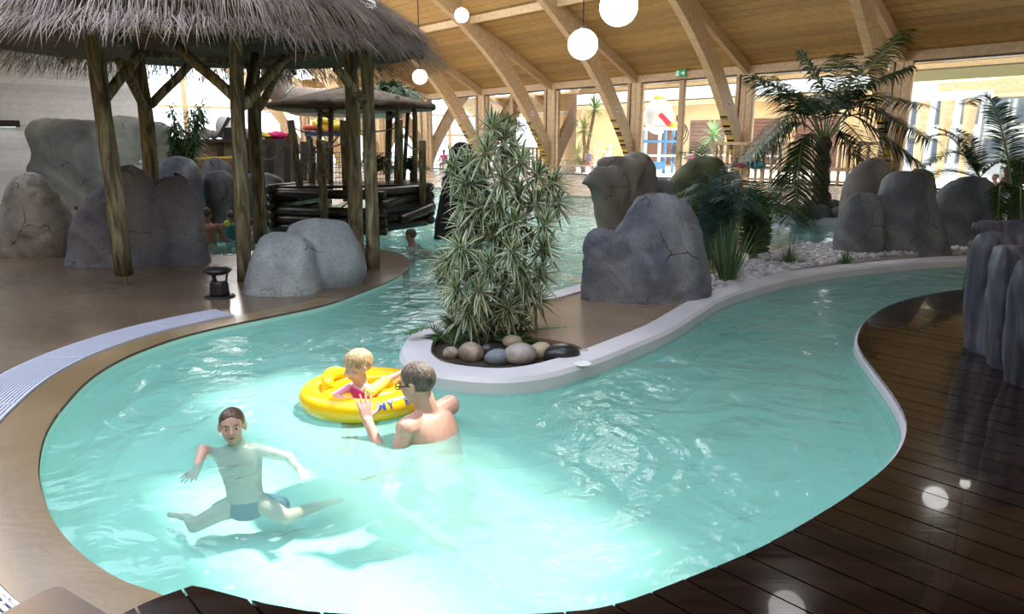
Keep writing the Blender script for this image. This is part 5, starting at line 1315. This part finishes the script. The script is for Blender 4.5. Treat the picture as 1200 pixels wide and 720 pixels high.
for t in (6.5, 7.5, 8.5, 9.5): M().bar(H(t, -9.4, 0), H(t, -9.4, 3.7), .09, .09).build('mullion', T['steel'], gw)
for z_ in (.95, 1.15, 3.66): M().bar(H(6.5, -9.4, z_), H(9.5, -9.4, z_), .08, .08).build('transom', T['steel'], gw)
M().bar(H(6.5, -9.45, 1.85), H(9.5, -9.45, 1.85), .012, 3.6).build('pane', T['glass'], gw)
# distant tree belt and pale hedge beyond the terrace
T['hedge'] = leaf_mat('hedge_leaf', (.05, .12, .03), (.16, .26, .08))
rr = random.Random(4)
for k in range(6):
    b = H(-46+k*14, -30, 0); tr = thing('tree', b, ['leafy tree far behind the left end of the terrace', 'second leafy tree behind the terrace', 'third leafy tree behind the ochre building', 'leafy tree behind the play tower', 'leafy tree behind the white building', 'leafy tree at the far right behind the porch'][k], 'tree')
    M().tube([b, b+ZV*3.2], [.25, .16], 8).build('trunk', T['stem'], tr); mb = M()
    for i in range(700):
        d = Vector((rr.gauss(0, 1), rr.gauss(0, 1), rr.gauss(0, .9))).normalized(); p = b+ZV*5+d*2.4*rr.uniform(.6, 1); blade(mb, p, Vector((rr.gauss(0, 1), rr.gauss(0, 1), rr.gauss(0, 1))), .6, .16, .2, rr.random(), 2)
    tag(mb.build('foliage', T['hedge'], tr), kind='stuff')
# ------------------------------------------------------------------ people
def skin_mat(name, c, c2):
    m = mottled(name, [(.35, c2), (.6, c)], 14, .42, .04, 4, spec=.45); b = m.node_tree.nodes['Principled BSDF']
    b.inputs['Subsurface Weight'].default_value = .08; b.inputs['Subsurface Radius'].default_value = (.02, .008, .005); return m
T['skin'] = skin_mat('fair_skin', (.55, .33, .26), (.50, .28, .215)); T['skin_t'] = skin_mat('tanned_skin', (.34, .18, .12), (.29, .145, .095)); T['skin_p'] = skin_mat('pale_child_skin', (.60, .38, .31), (.56, .32, .26))
T['hair_dark'] = mottled('short_dark_hair', [(.35, (.04, .03, .024)), (.65, (.13, .10, .08))], 60, .6, .5, 6, (1, 1, .3))
T['hair_blond'] = mottled('blond_hair', [(.3, (.24, .15, .07)), (.5, (.42, .29, .15)), (.7, (.58, .44, .26))], 26, .5, .7, 6, (3, 3, .5)); T['hair_brown'] = mottled('wet_brown_hair', [(.35, (.05, .028, .018)), (.65, (.13, .075, .045))], 40, .35, .5, 6, (1, 1, .3))
T['eyewhite'] = plain('eye_white', (.75, .74, .72), .25); T['iris'] = plain('dark_iris', (.03, .035, .045), .2); T['lip'] = plain('lips', (.42, .14, .13), .4); T['mouth'] = plain('open_mouth', (.08, .02, .02), .5)
def limb(mb, a, b, ra, rb, n=12):
    a = Vector(a); b = Vector(b); d = b-a; L = d.length
    if L < 1e-6: return
    d /= L; pts = []; rd = []
    for t in (-.95, -.7, -.35): pts.append(a+d*ra*t); rd.append(ra*math.sqrt(1-t*t))
    for f in (0, .33, .66, 1): pts.append(a+d*L*f); rd.append(ra+(rb-ra)*f)
    for t in (.35, .7, .95): pts.append(b+d*rb*t); rd.append(rb*math.sqrt(1-t*t))
    mb.tube(pts, rd, n)
def basis(f, u=(0, 0, 1)):
    f = Vector(f).normalized(); r = f.cross(Vector(u)).normalized(); u = r.cross(f)
    return Matrix((r, f, u)).transposed()          # columns: right, forward, up
def head_shapes(mb, c, h, R):
    """skull, face, nose, lips, ears around centre c; h = head height, R = local axes"""
    def E(p, r, rot=None): mb.ell(c+R @ (Vector(p)*h), tuple(q*h for q in r), R if rot is None else R @ rot, 16, 12)
    E((0, -.06, .12), (.335, .425, .375)); E((0, .09, -.16), (.255, .27, .32)); E((0, .20, -.395), (.11, .10, .085))
    E((0, .285, .09), (.21, .085, .06)); E((.15, .20, -.12), (.12, .13, .13)); E((-.15, .20, -.12), (.12, .13, .13))
    limb(mb, c+R @ (Vector((0, .36, .04))*h), c+R @ (Vector((0, .445, -.11))*h), .028*h, .05*h); E((.045, .39, -.125), (.035, .04, .03)); E((-.045, .39, -.125), (.035, .04, .03))
    E((0, .315, -.245), (.105, .055, .03)); E((0, .30, -.30), (.09, .055, .028))
    for s in (-1, 1): E((.335*s, -.03, -.04), (.045, .095, .145), Matrix.Rotation(.35*s, 3, 'Z'))
def head_details(root, c, h, R, hair, mouth=True, iris=None):
    def W(p): return c+R @ (Vector(p)*h)
    for s in (-1, 1):
        e = M().ell(W((.135*s, .312, -.01)), (.056*h, .034*h, .024*h), R, 12, 8).build('eye', T['eyewhite'], root, True)
        M().ell(W((.135*s, .338, -.008)), (.030*h, .014*h, .024*h), R, 10, 6).build('iris', T['iris'], e, True)
        b = M(); b.tube([W((.06*s, .365, .085)), W((.14*s, .355, .105)), W((.215*s, .29, .085))], [.012*h, .016*h, .008*h], 6); b.build('eyebrow', hair, root, True)
    mo = M().ell(W((0, .355, -.268)), (.085*h, .022*h, .026*h), R, 12, 6).build('mouth', T['lip'], root, True)
    if mouth: M().ell(W((0, .372, -.27)), (.06*h, .012*h, .014*h), R, 10, 6).build('mouth_opening', T['mouth'], mo, True)
def hair_cap(root, c, h, R, m, thick=.03, front=.30, back=-.30, seed=0, fringe=0.0, name='hair', lump=.02):
    mb = M().ell((0, 0, 0), 1.0, n=40, m=28); 
    for v in mb.v:
        d = v.copy(); p = Vector((d.x*.345, d.y*.435-.06, d.z*.385+.12))
        # hairline: high over the face, low at the nape, dips before the ears
        yy = (p.y+.06)/.435; az = math.atan2(d.x, max(d.y, -1))
        line = back+(front-back)*(0.5+.5*math.cos(az))**1.6 if abs(az) < PI else back
        if 1.0 < abs(az) < 1.3: line = min(line, .04)
        if abs(az) < .7: line -= fringe*(.6+.6*noise.noise(Vector((az*6, seed, 0))))
        k = max(-1, min(1, (p.z-line)/.05)); t = thick+lump*noise.noise(d*6+Vector((seed, 0, 0)))
        s = 1+(t if k > 0 else -.10)*min(1, abs(k)) if k > 0 else 1-.08*abs(k)
        q = Vector((d.x*.335*s, d.y*.425*s-.06, d.z*.375*s+.12))
        v.x, v.y, v.z = c+R @ (q*h)
    return mb.build(name, m, root, True)
def hand(mb, wrist, d, palm_n, s, spread=.25, curl=.25, thumb=1):
    """palm and five separate bent fingers; d = towards the fingertips, palm_n = out of the palm"""
    d = Vector(d).normalized(); pn = Vector(palm_n); pn = (pn-d*pn.dot(d)).normalized(); x = d.cross(pn).normalized()
    for i in range(4):
        o = (-1.5+i)*.021*s; limb(mb, wrist+x*o*.6, wrist+d*.085*s+x*o, .013*s, .0115*s, 8)
    for i, L in enumerate((.070, .080, .074, .058)):
        o = (-1.5+i)*.0215*s; b = wrist+d*.088*s+x*o; dd = (d+x*((-1.5+i)*spread*.35)).normalized()
        m1 = b+dd*L*.5*s+pn*curl*.012*s; t = m1+(dd+pn*curl).normalized()*L*.5*s
        limb(mb, b, m1, .0095*s, .0088*s, 8); limb(mb, m1, t, .0088*s, .0072*s, 8)
    o = -thumb*.03*s; b = wrist+d*.03*s+x*o; m1 = b+(d*.6-x*thumb*.9+pn*.3).normalized()*.042*s; t = m1+(d*.85-x*thumb*.45+pn*.2).normalized()*.034*s
    limb(mb, b, m1, .013*s, .0105*s, 8); limb(mb, m1, t, .0105*s, .008*s, 8)

# ---- father with short dark hair, seen from behind
hc = D(488, 449, 3.85); fwd = Vector((-.80, .60, 0)); rt = Vector((.60, .80, 0))
root = thing('person', (hc.x+.05, hc.y, -.66), 'bare-chested man with short dark hair and glasses holding the yellow ring', 'person')
Rh = basis(Vector((-.94, .30, -.16))); h = .25
sh_c = Vector((hc.x+.065, hc.y+.00, hc.z-.187)); hip = sh_c+Vector((.12, -.05, -.50))
mb = M(); head_shapes(mb, hc, h, Rh)
limb(mb, sh_c+Vector((0, 0, -.01)), hc+Vector((.02, -.01, -.03)), .068, .060)
LS = sh_c-rt*.185+Vector((0, 0, -.035)); RS = sh_c+rt*.185+Vector((0, 0, -.01))
limb(mb, LS, RS, .062, .062); limb(mb, sh_c+Vector((0, 0, -.01))-rt*.05, LS+Vector((0, 0, .01)), .055, .058); limb(mb, sh_c-Vector((0, 0, .01))+rt*.05, RS+Vector((0, 0, .01)), .055, .058)
Rt = basis(fwd)
def torso(mb, a, b, rows, Rq):
    # one smooth trunk: rows of (fraction from a to b, half width, half depth)
    st = spline([Vector(q_) for q_ in rows], 3); n_ = 24; o_ = len(mb.v)
    for q_ in st:
        c_ = a.lerp(b, q_.x)
        for k_ in range(n_): mb.v.append(c_+Rq @ Vector((q_.y*math.cos(2*PI*k_/n_), q_.z*math.sin(2*PI*k_/n_), 0)))
    for i_ in range(len(st)-1):
        for k_ in range(n_): mb.f.append((o_+i_*n_+k_, o_+(i_+1)*n_+k_, o_+(i_+1)*n_+(k_+1) % n_, o_+i_*n_+(k_+1) % n_))
    mb.f.append(tuple(o_+k_ for k_ in range(n_))); mb.f.append(tuple(o_+(len(st)-1)*n_+k_ for k_ in reversed(range(n_))))
torso(mb, sh_c, hip, [(-.06, .05, .04), (.0, .135, .085), (.14, .172, .112), (.32, .175, .122), (.55, .156, .112), (.75, .145, .108), (1, .158, .118)], Rt)
mb.ell(hip, (.165, .125, .12), Rt, 18, 12)
elL = D(458, 540, 3.62); elL.z = -.22; wrL = D(431, 494, 3.80)
limb(mb, LS, elL, .052, .041); limb(mb, elL, wrL, .042, .029); hand(mb, wrL, D(425, 463, 3.86)-wrL, Vector((-.3, 1, .1)), 1.0, .42, .12, thumb=1)
elR = RS+fwd*.22+Vector((0, 0, -.14)); wrR = D(466, 446, 4.42); limb(mb, RS, elR, .052, .041); limb(mb, elR, wrR, .041, .029); hand(mb, wrR, fwd+Vector((0, 0, .1)), Vector((0, 0, -1)), 1.0, .2, .5, thumb=-1)
for s in (-1, 1):
    hp = hip+rt*.09*s; kn = hp+fwd*.36+Vector((0, 0, -.02))+rt*.06*s; kn.z = max(kn.z, -.58); ank = kn-fwd*.40; ank.z = -.61
    limb(mb, hp, kn, .085, .058); limb(mb, kn, ank, .055, .036); limb(mb, ank, ank-fwd*.14, .034, .022)
me = remeshed(mb, .0065, 3); put_mesh('body', me, T['skin'], root)
head_details(root, hc, h, Rh, T['hair_dark'], False)
hair_cap(root, hc, h, Rh, T['hair_dark'], .035, .34, -.34, 1, lump=.008)
mb = M(); mb.ell(hip+Vector((0, 0, .02)), (.182, .142, .125), Rt, 22, 14)
for s in (-1, 1): limb(mb, hip+rt*.09*s, hip+rt*.12*s+fwd*.22+Vector((0, 0, -.02)), .100, .088)
T['trunks'] = mottled('dark_blue_trunks', [(.4, (.02, .05, .09)), (.55, (.04, .10, .16)), (.62, (.25, .36, .42))], 6, .6, .1); put_mesh('swim_trunks', remeshed(mb, .012, 2), T['trunks'], root)
def Wh(p): return hc+Rh @ (Vector(p)*h)
gl = M(); gl.tube([Wh((-.36, -.06, .03)), Wh((-.33, .15, .03)), Wh((-.27, .37, .02))], .014*h*1.4, 6); gl.tube([Wh((.36, -.06, .03)), Wh((.33, .15, .03)), Wh((.27, .37, .02))], .014*h*1.4, 6)
for s in (-1, 1): gl.tube([Wh((.15*s+.11*math.cos(a*PI/8), .41, -.01+.075*math.sin(a*PI/8))) for a in range(17)], .014*h, 5)
gl.tube([Wh((-.04, .42, .01)), Wh((.04, .42, .01))], .014*h, 5)
o = gl.build('glasses', T['black'], root, True); o['label'] = 'black glasses frame'
# ---- yellow baby ring with blue lettering
rc_ = P(428, 461, .02); rc_.z = .02; RR = .315; rr_ = .074
ring = thing('baby_float', rc_, 'yellow inflatable baby ring with blue lettering in the pool', 'float')
T['ringy'] = plain('yellow_vinyl', (.86, .50, .008), .22); T['ringblue'] = plain('blue_print', (.015, .07, .33), .4)
mb = M()
SX = 1.10
pts = [rc_+Vector((RR*SX*math.cos(a*PI/24), RR*math.sin(a*PI/24), 0)) for a in range(49)]
mb.tube(pts, rr_, 18, cap=False); mb.build('outer_tube', T['ringy'], ring, True)
mb = M(); mb.tube([rc_+Vector((RR*.66*SX*math.cos(a*PI/24), RR*.66*math.sin(a*PI/24), .02)) for a in range(49)], .055, 14, cap=False); mb.build('inner_tube', T['ringy'], ring, True)
mb = M(); mb.tube([rc_+Vector((.235*math.cos(q_), .205*math.sin(q_), .075+.04*math.sin((q_-2.2)/1.5*PI))) for q_ in [2.2+1.5*i_/8 for i_ in range(9)]], [.03, .036, .04, .042, .043, .042, .04, .036, .03], 12); mb.build('seat_back', T['ringy'], ring, True)
mb = M(); mb.lathe([(.02, -.02), (.19, -.03), (.19, .0), (.02, .0)], rc_, 24); mb.build('seat_base', T['ringy'], ring)
def letters(txt, a0, step):
    vs_, fs = [], []
    for i, chx in enumerate(txt):
        if chx == ' ': continue
        cu = bpy.data.curves.new('t', 'FONT'); cu.body = chx; cu.size = .072; cu.extrude = .0; cu.align_x = 'CENTER'; cu.offset = .0012
        ob = bpy.data.objects.new('t', cu); COL.objects.link(ob); dg = bpy.context.evaluated_depsgraph_get()
        me = bpy.data.meshes.new_from_object(ob.evaluated_get(dg)); bpy.data.objects.remove(ob)
        bm_ = bmesh.new(); bm_.from_mesh(me); bmesh.ops.triangulate(bm_, faces=bm_.faces[:]); bmesh.ops.subdivide_edges(bm_, edges=bm_.edges[:], cuts=4, use_grid_fill=True); bm_.to_mesh(me); bm_.free()
        a = a0+i*step; o = len(vs_)
        for v in me.vertices:
            # wrap on the tube: x runs along the ring, y climbs over the tube
            aa = a+v.co.x/((RR+.05)*1.05); ph = .25+v.co.y/rr_
            rad = rr_+.003; q = Vector(((RR+rad*math.cos(ph))*math.cos(aa)*1.0, (RR+rad*math.cos(ph))*math.sin(aa), rad*math.sin(ph)))
            q.x += RR*(SX-1)*math.cos(aa); vs_.append(rc_+q)
        fs += [tuple(k+o for k in p.vertices) for p in me.polygons]
    return vs_, fs
lv, lf = letters('MY BABY FLOAT', -1.14, .145)
mb = M(); mb.add(lv, lf); o = mb.build('lettering', T['ringblue'], ring); o['label'] = 'blue printed lettering'; o['kind'] = 'stuff'
# ---- toddler in the ring
gc = D(419, 429, 4.13); Rg = basis(Vector((-.80, -.52, -.22))); h = .20
root = thing('person', (gc.x, gc.y, -.05), 'blond toddler in a pink top sitting in the yellow ring', 'person')
mb = M(); head_shapes(mb, gc, h*1.03, Rg)
gs_ = Vector((gc.x+.025, gc.y+.0, gc.z-.132)); gb = Vector((gs_.x+.03, gs_.y+.0, -.06)); fw = Vector((-.75, -.66, 0)).normalized(); gr_ = Vector((-.66, .75, 0)).normalized()*1.0
rtg = fw.cross(ZV).normalized(); Rgt = basis(fw)
limb(mb, gs_, gc+Vector((.01, 0, -.03)), .036, .035); limb(mb, gs_-rtg*.075+Vector((0, 0, -.012)), gs_+rtg*.075+Vector((0, 0, -.012)), .034, .034)
torso(mb, gs_, gb, [(-.08, .03, .025), (0, .075, .055), (.15, .09, .068), (.5, .09, .075), (1, .092, .08)], Rgt)
aL = gs_-rtg*.085+Vector((0, 0, -.015)); eL = D(452, 446, 4.25); wL = D(470, 437, 4.36)
aR = gs_+rtg*.085+Vector((0, 0, -.015)); eR = D(394, 464, 4.12); wR = D(404, 470, 4.06)
limb(mb, aL, eL, .028, .023); limb(mb, eL, wL, .023, .017); hand(mb, wL, wL-eL, Vector((0, 0, -1)), .55, .3, .3, 1)
limb(mb, aR, eR, .028, .023); limb(mb, eR, wR, .023, .017); hand(mb, wR, Vector((.2, -.5, -.3)), Vector((0, 0, -1)), .55, .3, .3, -1)
for s in (-1, 1):
    hp = gb+rtg*.045*s; kn = hp+fw*.13+Vector((0, 0, -.03)); limb(mb, hp, kn, .05, .036); limb(mb, kn, kn+Vector((0, 0, -.15))+fw*.02, .035, .026); limb(mb, kn+Vector((0, 0, -.15))+fw*.02, kn+Vector((0, 0, -.17))+fw*.08, .022, .016)
put_mesh('body', remeshed(mb, .005, 3), T['skin_p'], root); head_details(root, gc, h*1.03, Rg, T['hair_blond'], True)
hair_cap(root, gc, h*1.03, Rg, T['hair_blond'], .07, .26, -.36, 3, fringe=.08, lump=.06)
mb = M(); rr = random.Random(5)                     # loose strands over the cap
for k in range(420):
    th = rr.uniform(0, 2*PI); el = rr.uniform(.1, 1.5); d = Vector((math.cos(th)*math.cos(el), math.sin(th)*math.cos(el), math.sin(el)))
    if d.y > .62 and d.z < .62: continue
    q = Vector((d.x*.365, d.y*.455-.06, d.z*.405+.12)); p = gc+Rg @ (q*h); dn_ = (Rg @ Vector((d.x*.35, d.y*.35+.1, -.9))).normalized()
    blade(mb, p, dn_, rr.uniform(.03, .055), .0026, .1, rr.random(), 3, side=Rg @ Vector((-d.y, d.x, 0)))
tag(mb.build('hair_strands', T['hair_blond'], root), kind='stuff')
T['pinktop'] = plain('raspberry_swim_top', (.50, .02, .14), .6); T['pinksleeve'] = plain('pink_sleeve', (.72, .30, .42), .65); T['yelsleeve'] = plain('yellow_armband', (.66, .56, .12), .55)
mb = M()
torso(mb, gs_, gb, [(-.04, .050, .042), (.03, .082, .062), (.12, .092, .070), (.3, .098, .078), (.6, .097, .083), (1, .099, .087)], Rgt)
top_ = put_mesh('swim_top', remeshed(mb, .006, 2), T['pinktop'], root)
mb = M(); limb(mb, aR+Vector((0, 0, -.002)), aR.lerp(eR, .95), .035, .030); mb.build('pink_sleeve', T['pinksleeve'], root, True)
mb = M(); limb(mb, aL, aL.lerp(eL, 1.0), .036, .031); mb.build('yellow_sleeve', T['yelsleeve'], root, True)
for k, (px_, py_) in enumerate(((417, 461), (425, 460))):
    p = D(px_, py_, 4.5); d = (p-Vector((0, 0, CAM_H))).normalized()
    # flowers printed on the chest: small discs laid on the top
    q = gs_.lerp(gb, .42)+fw*.088+rtg*(.03-.05*k)+Vector((0, 0, .012)); M().lathe([(0, -.002), (.017, -.002), (.017, .004), (0, .005)], q, 7, axis=(fw+Vector((0, 0, .1)))).build('print_flower', T['white'], top_)
# ---- swimming boy facing the camera
bc_ = D(272, 499, 3.71); Rb = basis(Vector((.30, -.94, .10))); h = .205
root = thing('person', (bc_.x, bc_.y, -.66), 'short-haired boy swimming towards the viewer at the left', 'person')
mb = M(); head_shapes(mb, bc_, h, Rb); bs_ = Vector((bc_.x+.0, bc_.y+.045, bc_.z-.155)); fw = Vector((.18, -.98, 0)).normalized(); rtb = fw.cross(ZV).normalized(); Rbt = basis(fw)
hipb = bs_+Vector((.03, -.02, -.34)); limb(mb, bs_, bc_+Vector((0, .01, -.04)), .042, .042)
bl, br_ = bs_+rtb*.125+Vector((0, 0, -.03)), bs_-rtb*.125+Vector((0, 0, -.03)); limb(mb, bl, br_, .04, .04)
torso(mb, bs_, hipb, [(-.08, .04, .03), (0, .095, .06), (.15, .125, .078), (.4, .118, .082), (.7, .102, .075), (1, .108, .08)], Rbt)
el1 = D(238, 527, 3.55); el1.z = min(el1.z, .0); wr1 = D(230, 546, 3.42); wr1.z = -.075
el2 = bs_-rtb*.27+Vector((0, .02, -.09)); wr2 = el2-rtb*.10+Vector((0, -.13, -.03))
# the arm on the left of the picture lies near the surface
limb(mb, bl, el1, .036, .029); limb(mb, el1, wr1, .029, .021); hand(mb, wr1, Vector((.05, -1, -.1)), Vector((0, 0, -1)), .75, .5, .1, 1)
limb(mb, br_, el2, .036, .029); limb(mb, el2, wr2, .029, .021); hand(mb, wr2, wr2-el2, Vector((0, 0, -1)), .75, .5, .1, -1)
for s in (-1, 1):
    hp = hipb+rtb*.06*s; kn = hp+rtb*.19*s+Vector((0, -.10, -.06)); ank = kn+rtb*.13*s+Vector((0, .20, -.05)); kn.z = max(kn.z, -.56); ank.z = max(ank.z, -.60)
    limb(mb, hp, kn, .06, .043); limb(mb, kn, ank, .042, .028); limb(mb, ank, ank+rtb*.12*s+Vector((0, .05, 0)), .025, .016)
put_mesh('body', remeshed(mb, .0055, 3), T['skin_p'], root); head_details(root, bc_, h, Rb, T['hair_brown'], True); hair_cap(root, bc_, h, Rb, T['hair_brown'], .022, .36, -.26, 5, fringe=.05, lump=.010)
mb = M(); mb.ell(hipb-Vector((0, 0, .02)), (.12, .097, .085), Rbt, 18, 12)
for s in (-1, 1): limb(mb, hipb+rtb*.06*s-Vector((0, 0, .01)), hipb+rtb*.17*s+Vector((0, .04, -.06)), .072, .06)
put_mesh('swim_shorts', remeshed(mb, .009, 2), plain('navy_shorts', (.03, .06, .11), .6), root)
# ---- bathers farther away
def bather(label, x, y, d, hgt, face, skin, hair, arms=None, wet=-.05, top=None, lean=0.0, seed=0, hairargs=(.03, .32, -.3), swim=False):
    """head and upper body above the water or floor; x, y = middle of the head"""
    c = D(x, y, d); R = basis(face); root = thing('person', (c.x, c.y, min(0, c.z-.4)), label, 'person'); mb = M(); head_shapes(mb, c, hgt, R)
    f2 = Vector((face[0], face[1], 0)).normalized(); r2 = f2.cross(ZV); Rt_ = basis(f2); s = c+Vector((0, 0, -.88*hgt))-f2*.03
    limb(mb, s, c, .26*hgt, .25*hgt); a, b = s-r2*.78*hgt, s+r2*.78*hgt; limb(mb, a-Vector((0, 0, .1*hgt)), b-Vector((0, 0, .1*hgt)), .25*hgt, .25*hgt)
    for k in range(5):
        o_ = Vector((0, 0, -.12*hgt*k-.2*hgt))-f2*.42*hgt*k if swim else Vector((0, 0, -.35*hgt*k-.25*hgt))+f2*lean*k*.1
        mb.ell(s+o_, (.70*hgt-.02*k*hgt, .45*hgt, .42*hgt), Rt_, 14, 10)
    for sg, p in ((-1, a), (1, b)):
        e = p+r2*.35*hgt*sg+Vector((0, 0, -1.15*hgt))+f2*.1; w_ = e+f2*.9*hgt+Vector((0, 0, -.3*hgt)); limb(mb, p, e, .22*hgt, .17*hgt); limb(mb, e, w_, .17*hgt, .12*hgt); hand(mb, w_, f2, Vector((0, 0, -1)), hgt/.23, .3, .2, sg)
    hp = s+Vector((0, 0, -.7*hgt))-f2*2.0*hgt if swim else s+Vector((0, 0, -2.0*hgt))+f2*lean*.5
    for sg in (-1, 1):
        h1 = hp+r2*.35*hgt*sg; k1 = h1+f2*(-1.7 if swim else 1.5)*hgt; limb(mb, h1, k1, .34*hgt, .25*hgt); k2 = k1+(Vector((0, 0, -.2*hgt))-f2*1.5*hgt if swim else Vector((0, 0, -1.5*hgt))); limb(mb, k1, k2, .24*hgt, .15*hgt); limb(mb, k2, k2+f2*.6*hgt, .13*hgt, .1*hgt)
    put_mesh('body', remeshed(mb, .016, 2), skin, root); head_details(root, c, hgt, R, hair, False); hair_cap(root, c, hgt, R, hair, *hairargs, seed)
    if top:
        mb = M()
        for k in range(5): mb.ell(s+Vector((0, 0, -.35*hgt*k-.25*hgt))+f2*lean*k*.1, (.76*hgt-.02*k*hgt, .51*hgt, .45*hgt), Rt_, 14, 10)
        put_mesh('top', remeshed(mb, .02, 1), top, root)
    return root
T['teal'] = plain('teal_swim_top', (.03, .22, .24), .6); T['orange_b'] = plain('orange_top', (.65, .22, .05), .6); T['blue_b'] = plain('blue_top', (.06, .14, .40), .6); T['magenta'] = plain('magenta_top', (.60, .04, .30), .6); T['white_b'] = plain('white_top', (.7, .7, .7), .6); T['armband'] = plain('neon_armband', (.65, .75, .05), .5)
bather('bare-backed man with short hair bathing behind the dark boulder', 243, 251, 12.2, .225, (.15, 1, -.05), T['skin_t'], T['hair_dark'], seed=1)
ch = bather('child in a teal top bathing beside the bare-backed man', 270, 253, 12.6, .19, (-.4, 1, -.05), T['skin_t'], T['hair_dark'], top=T['teal'], seed=2)
p = D(266, 262, 12.45); M().ell(p, (.05, .05, .06), n=10, m=8).build('armband', T['armband'], ch, True)
bather('pale child half hidden behind the mossy hut post', 294, 262, 12.4, .19, (.3, 1, 0), T['skin_p'], T['hair_brown'], seed=3)
bather('dark-haired swimmer in front of the log platform', 481, 276, 11.75, .23, (-.9, .3, -.1), T['skin_t'], T['hair_dark'], seed=4, swim=True)
bather('distant swimmer whose dark head shows near the far shore', 656, 219, 24, .24, (.8, -.2, 0), T['skin_t'], T['hair_dark'], seed=5, swim=True)
bather('seated bather with tanned back near the right window', 1180, 200, 22, .24, (-.5, .8, 0), T['skin_t'], T['hair_dark'], seed=6)
bather('blond bather sitting left of the tanned one near the right window', 1166, 208, 23, .23, (-.8, .2, 0), T['skin'], T['hair_blond'], seed=7, top=T['white_b'])
bather('bather in an orange top at the right edge near the window', 1196, 188, 24, .24, (-.7, .3, 0), T['skin_t'], T['hair_brown'], seed=8, top=T['orange_b'])
bather('visitor in a magenta top outside beside the first arch', 520, 178, 47, .26, (-.3, -.8, -.2), T['skin_t'], T['hair_dark'], seed=9, top=T['magenta'])
bather('visitor in a blue top on the red chair outside', 690, 176, 42.3, .25, (.4, -.9, 0), T['skin'], T['hair_brown'], seed=10, top=T['blue_b'])
bather('visitor in a white top outside behind the second window post', 712, 176, 46, .25, (-.4, -.9, 0), T['skin'], T['hair_brown'], seed=11, top=T['white_b'])
bather('visitor in a magenta top outside right of the window mullion', 812, 178, 44, .25, (-.2, -1, 0), T['skin'], T['hair_dark'], seed=12, top=T['magenta'])

# things that belong together carry one group phrase
GROUPS = {'boulder': 'artificial boulders around the pool', 'timber_arch': 'curved timber arches along the glazed wall', 'window_post': 'timber posts of the glazed wall', 'purlin': 'pale purlins between the arches', 'globe_lamp': 'hanging white globe lamps',
          'rope_post': 'rope posts of the log platform', 'rope': 'ropes of the log platform', 'river_stone': 'stones in the curbed planter', 'stone': 'stones on the counter and at the palm', 'towel': 'towels and cloths', 'ring_float': 'ring floats piled on the rack', 'parasol': 'parasols on the terrace',
          'person': 'people in and around the pool', 'fern': 'ferns in the planter', 'cycad': 'cycads at the right', 'feather_palm': 'feathery bushes on the island', 'grass_tuft': 'grass tufts on the island', 'small_palm': 'palms by the small hut', 'dark_bush_palm': 'low palms on the log platform', 'yucca': 'yuccas on the terrace', 'tree': 'trees beyond the terrace', 'slatted_fence': 'slatted fences by the glazed wall', 'building': 'buildings outside'}
for o in sc.objects:
    if o.parent is None and o.get('label') and not o.get('kind'):
        g = GROUPS.get(o.name.split('.')[0])
        if g: o['group'] = g
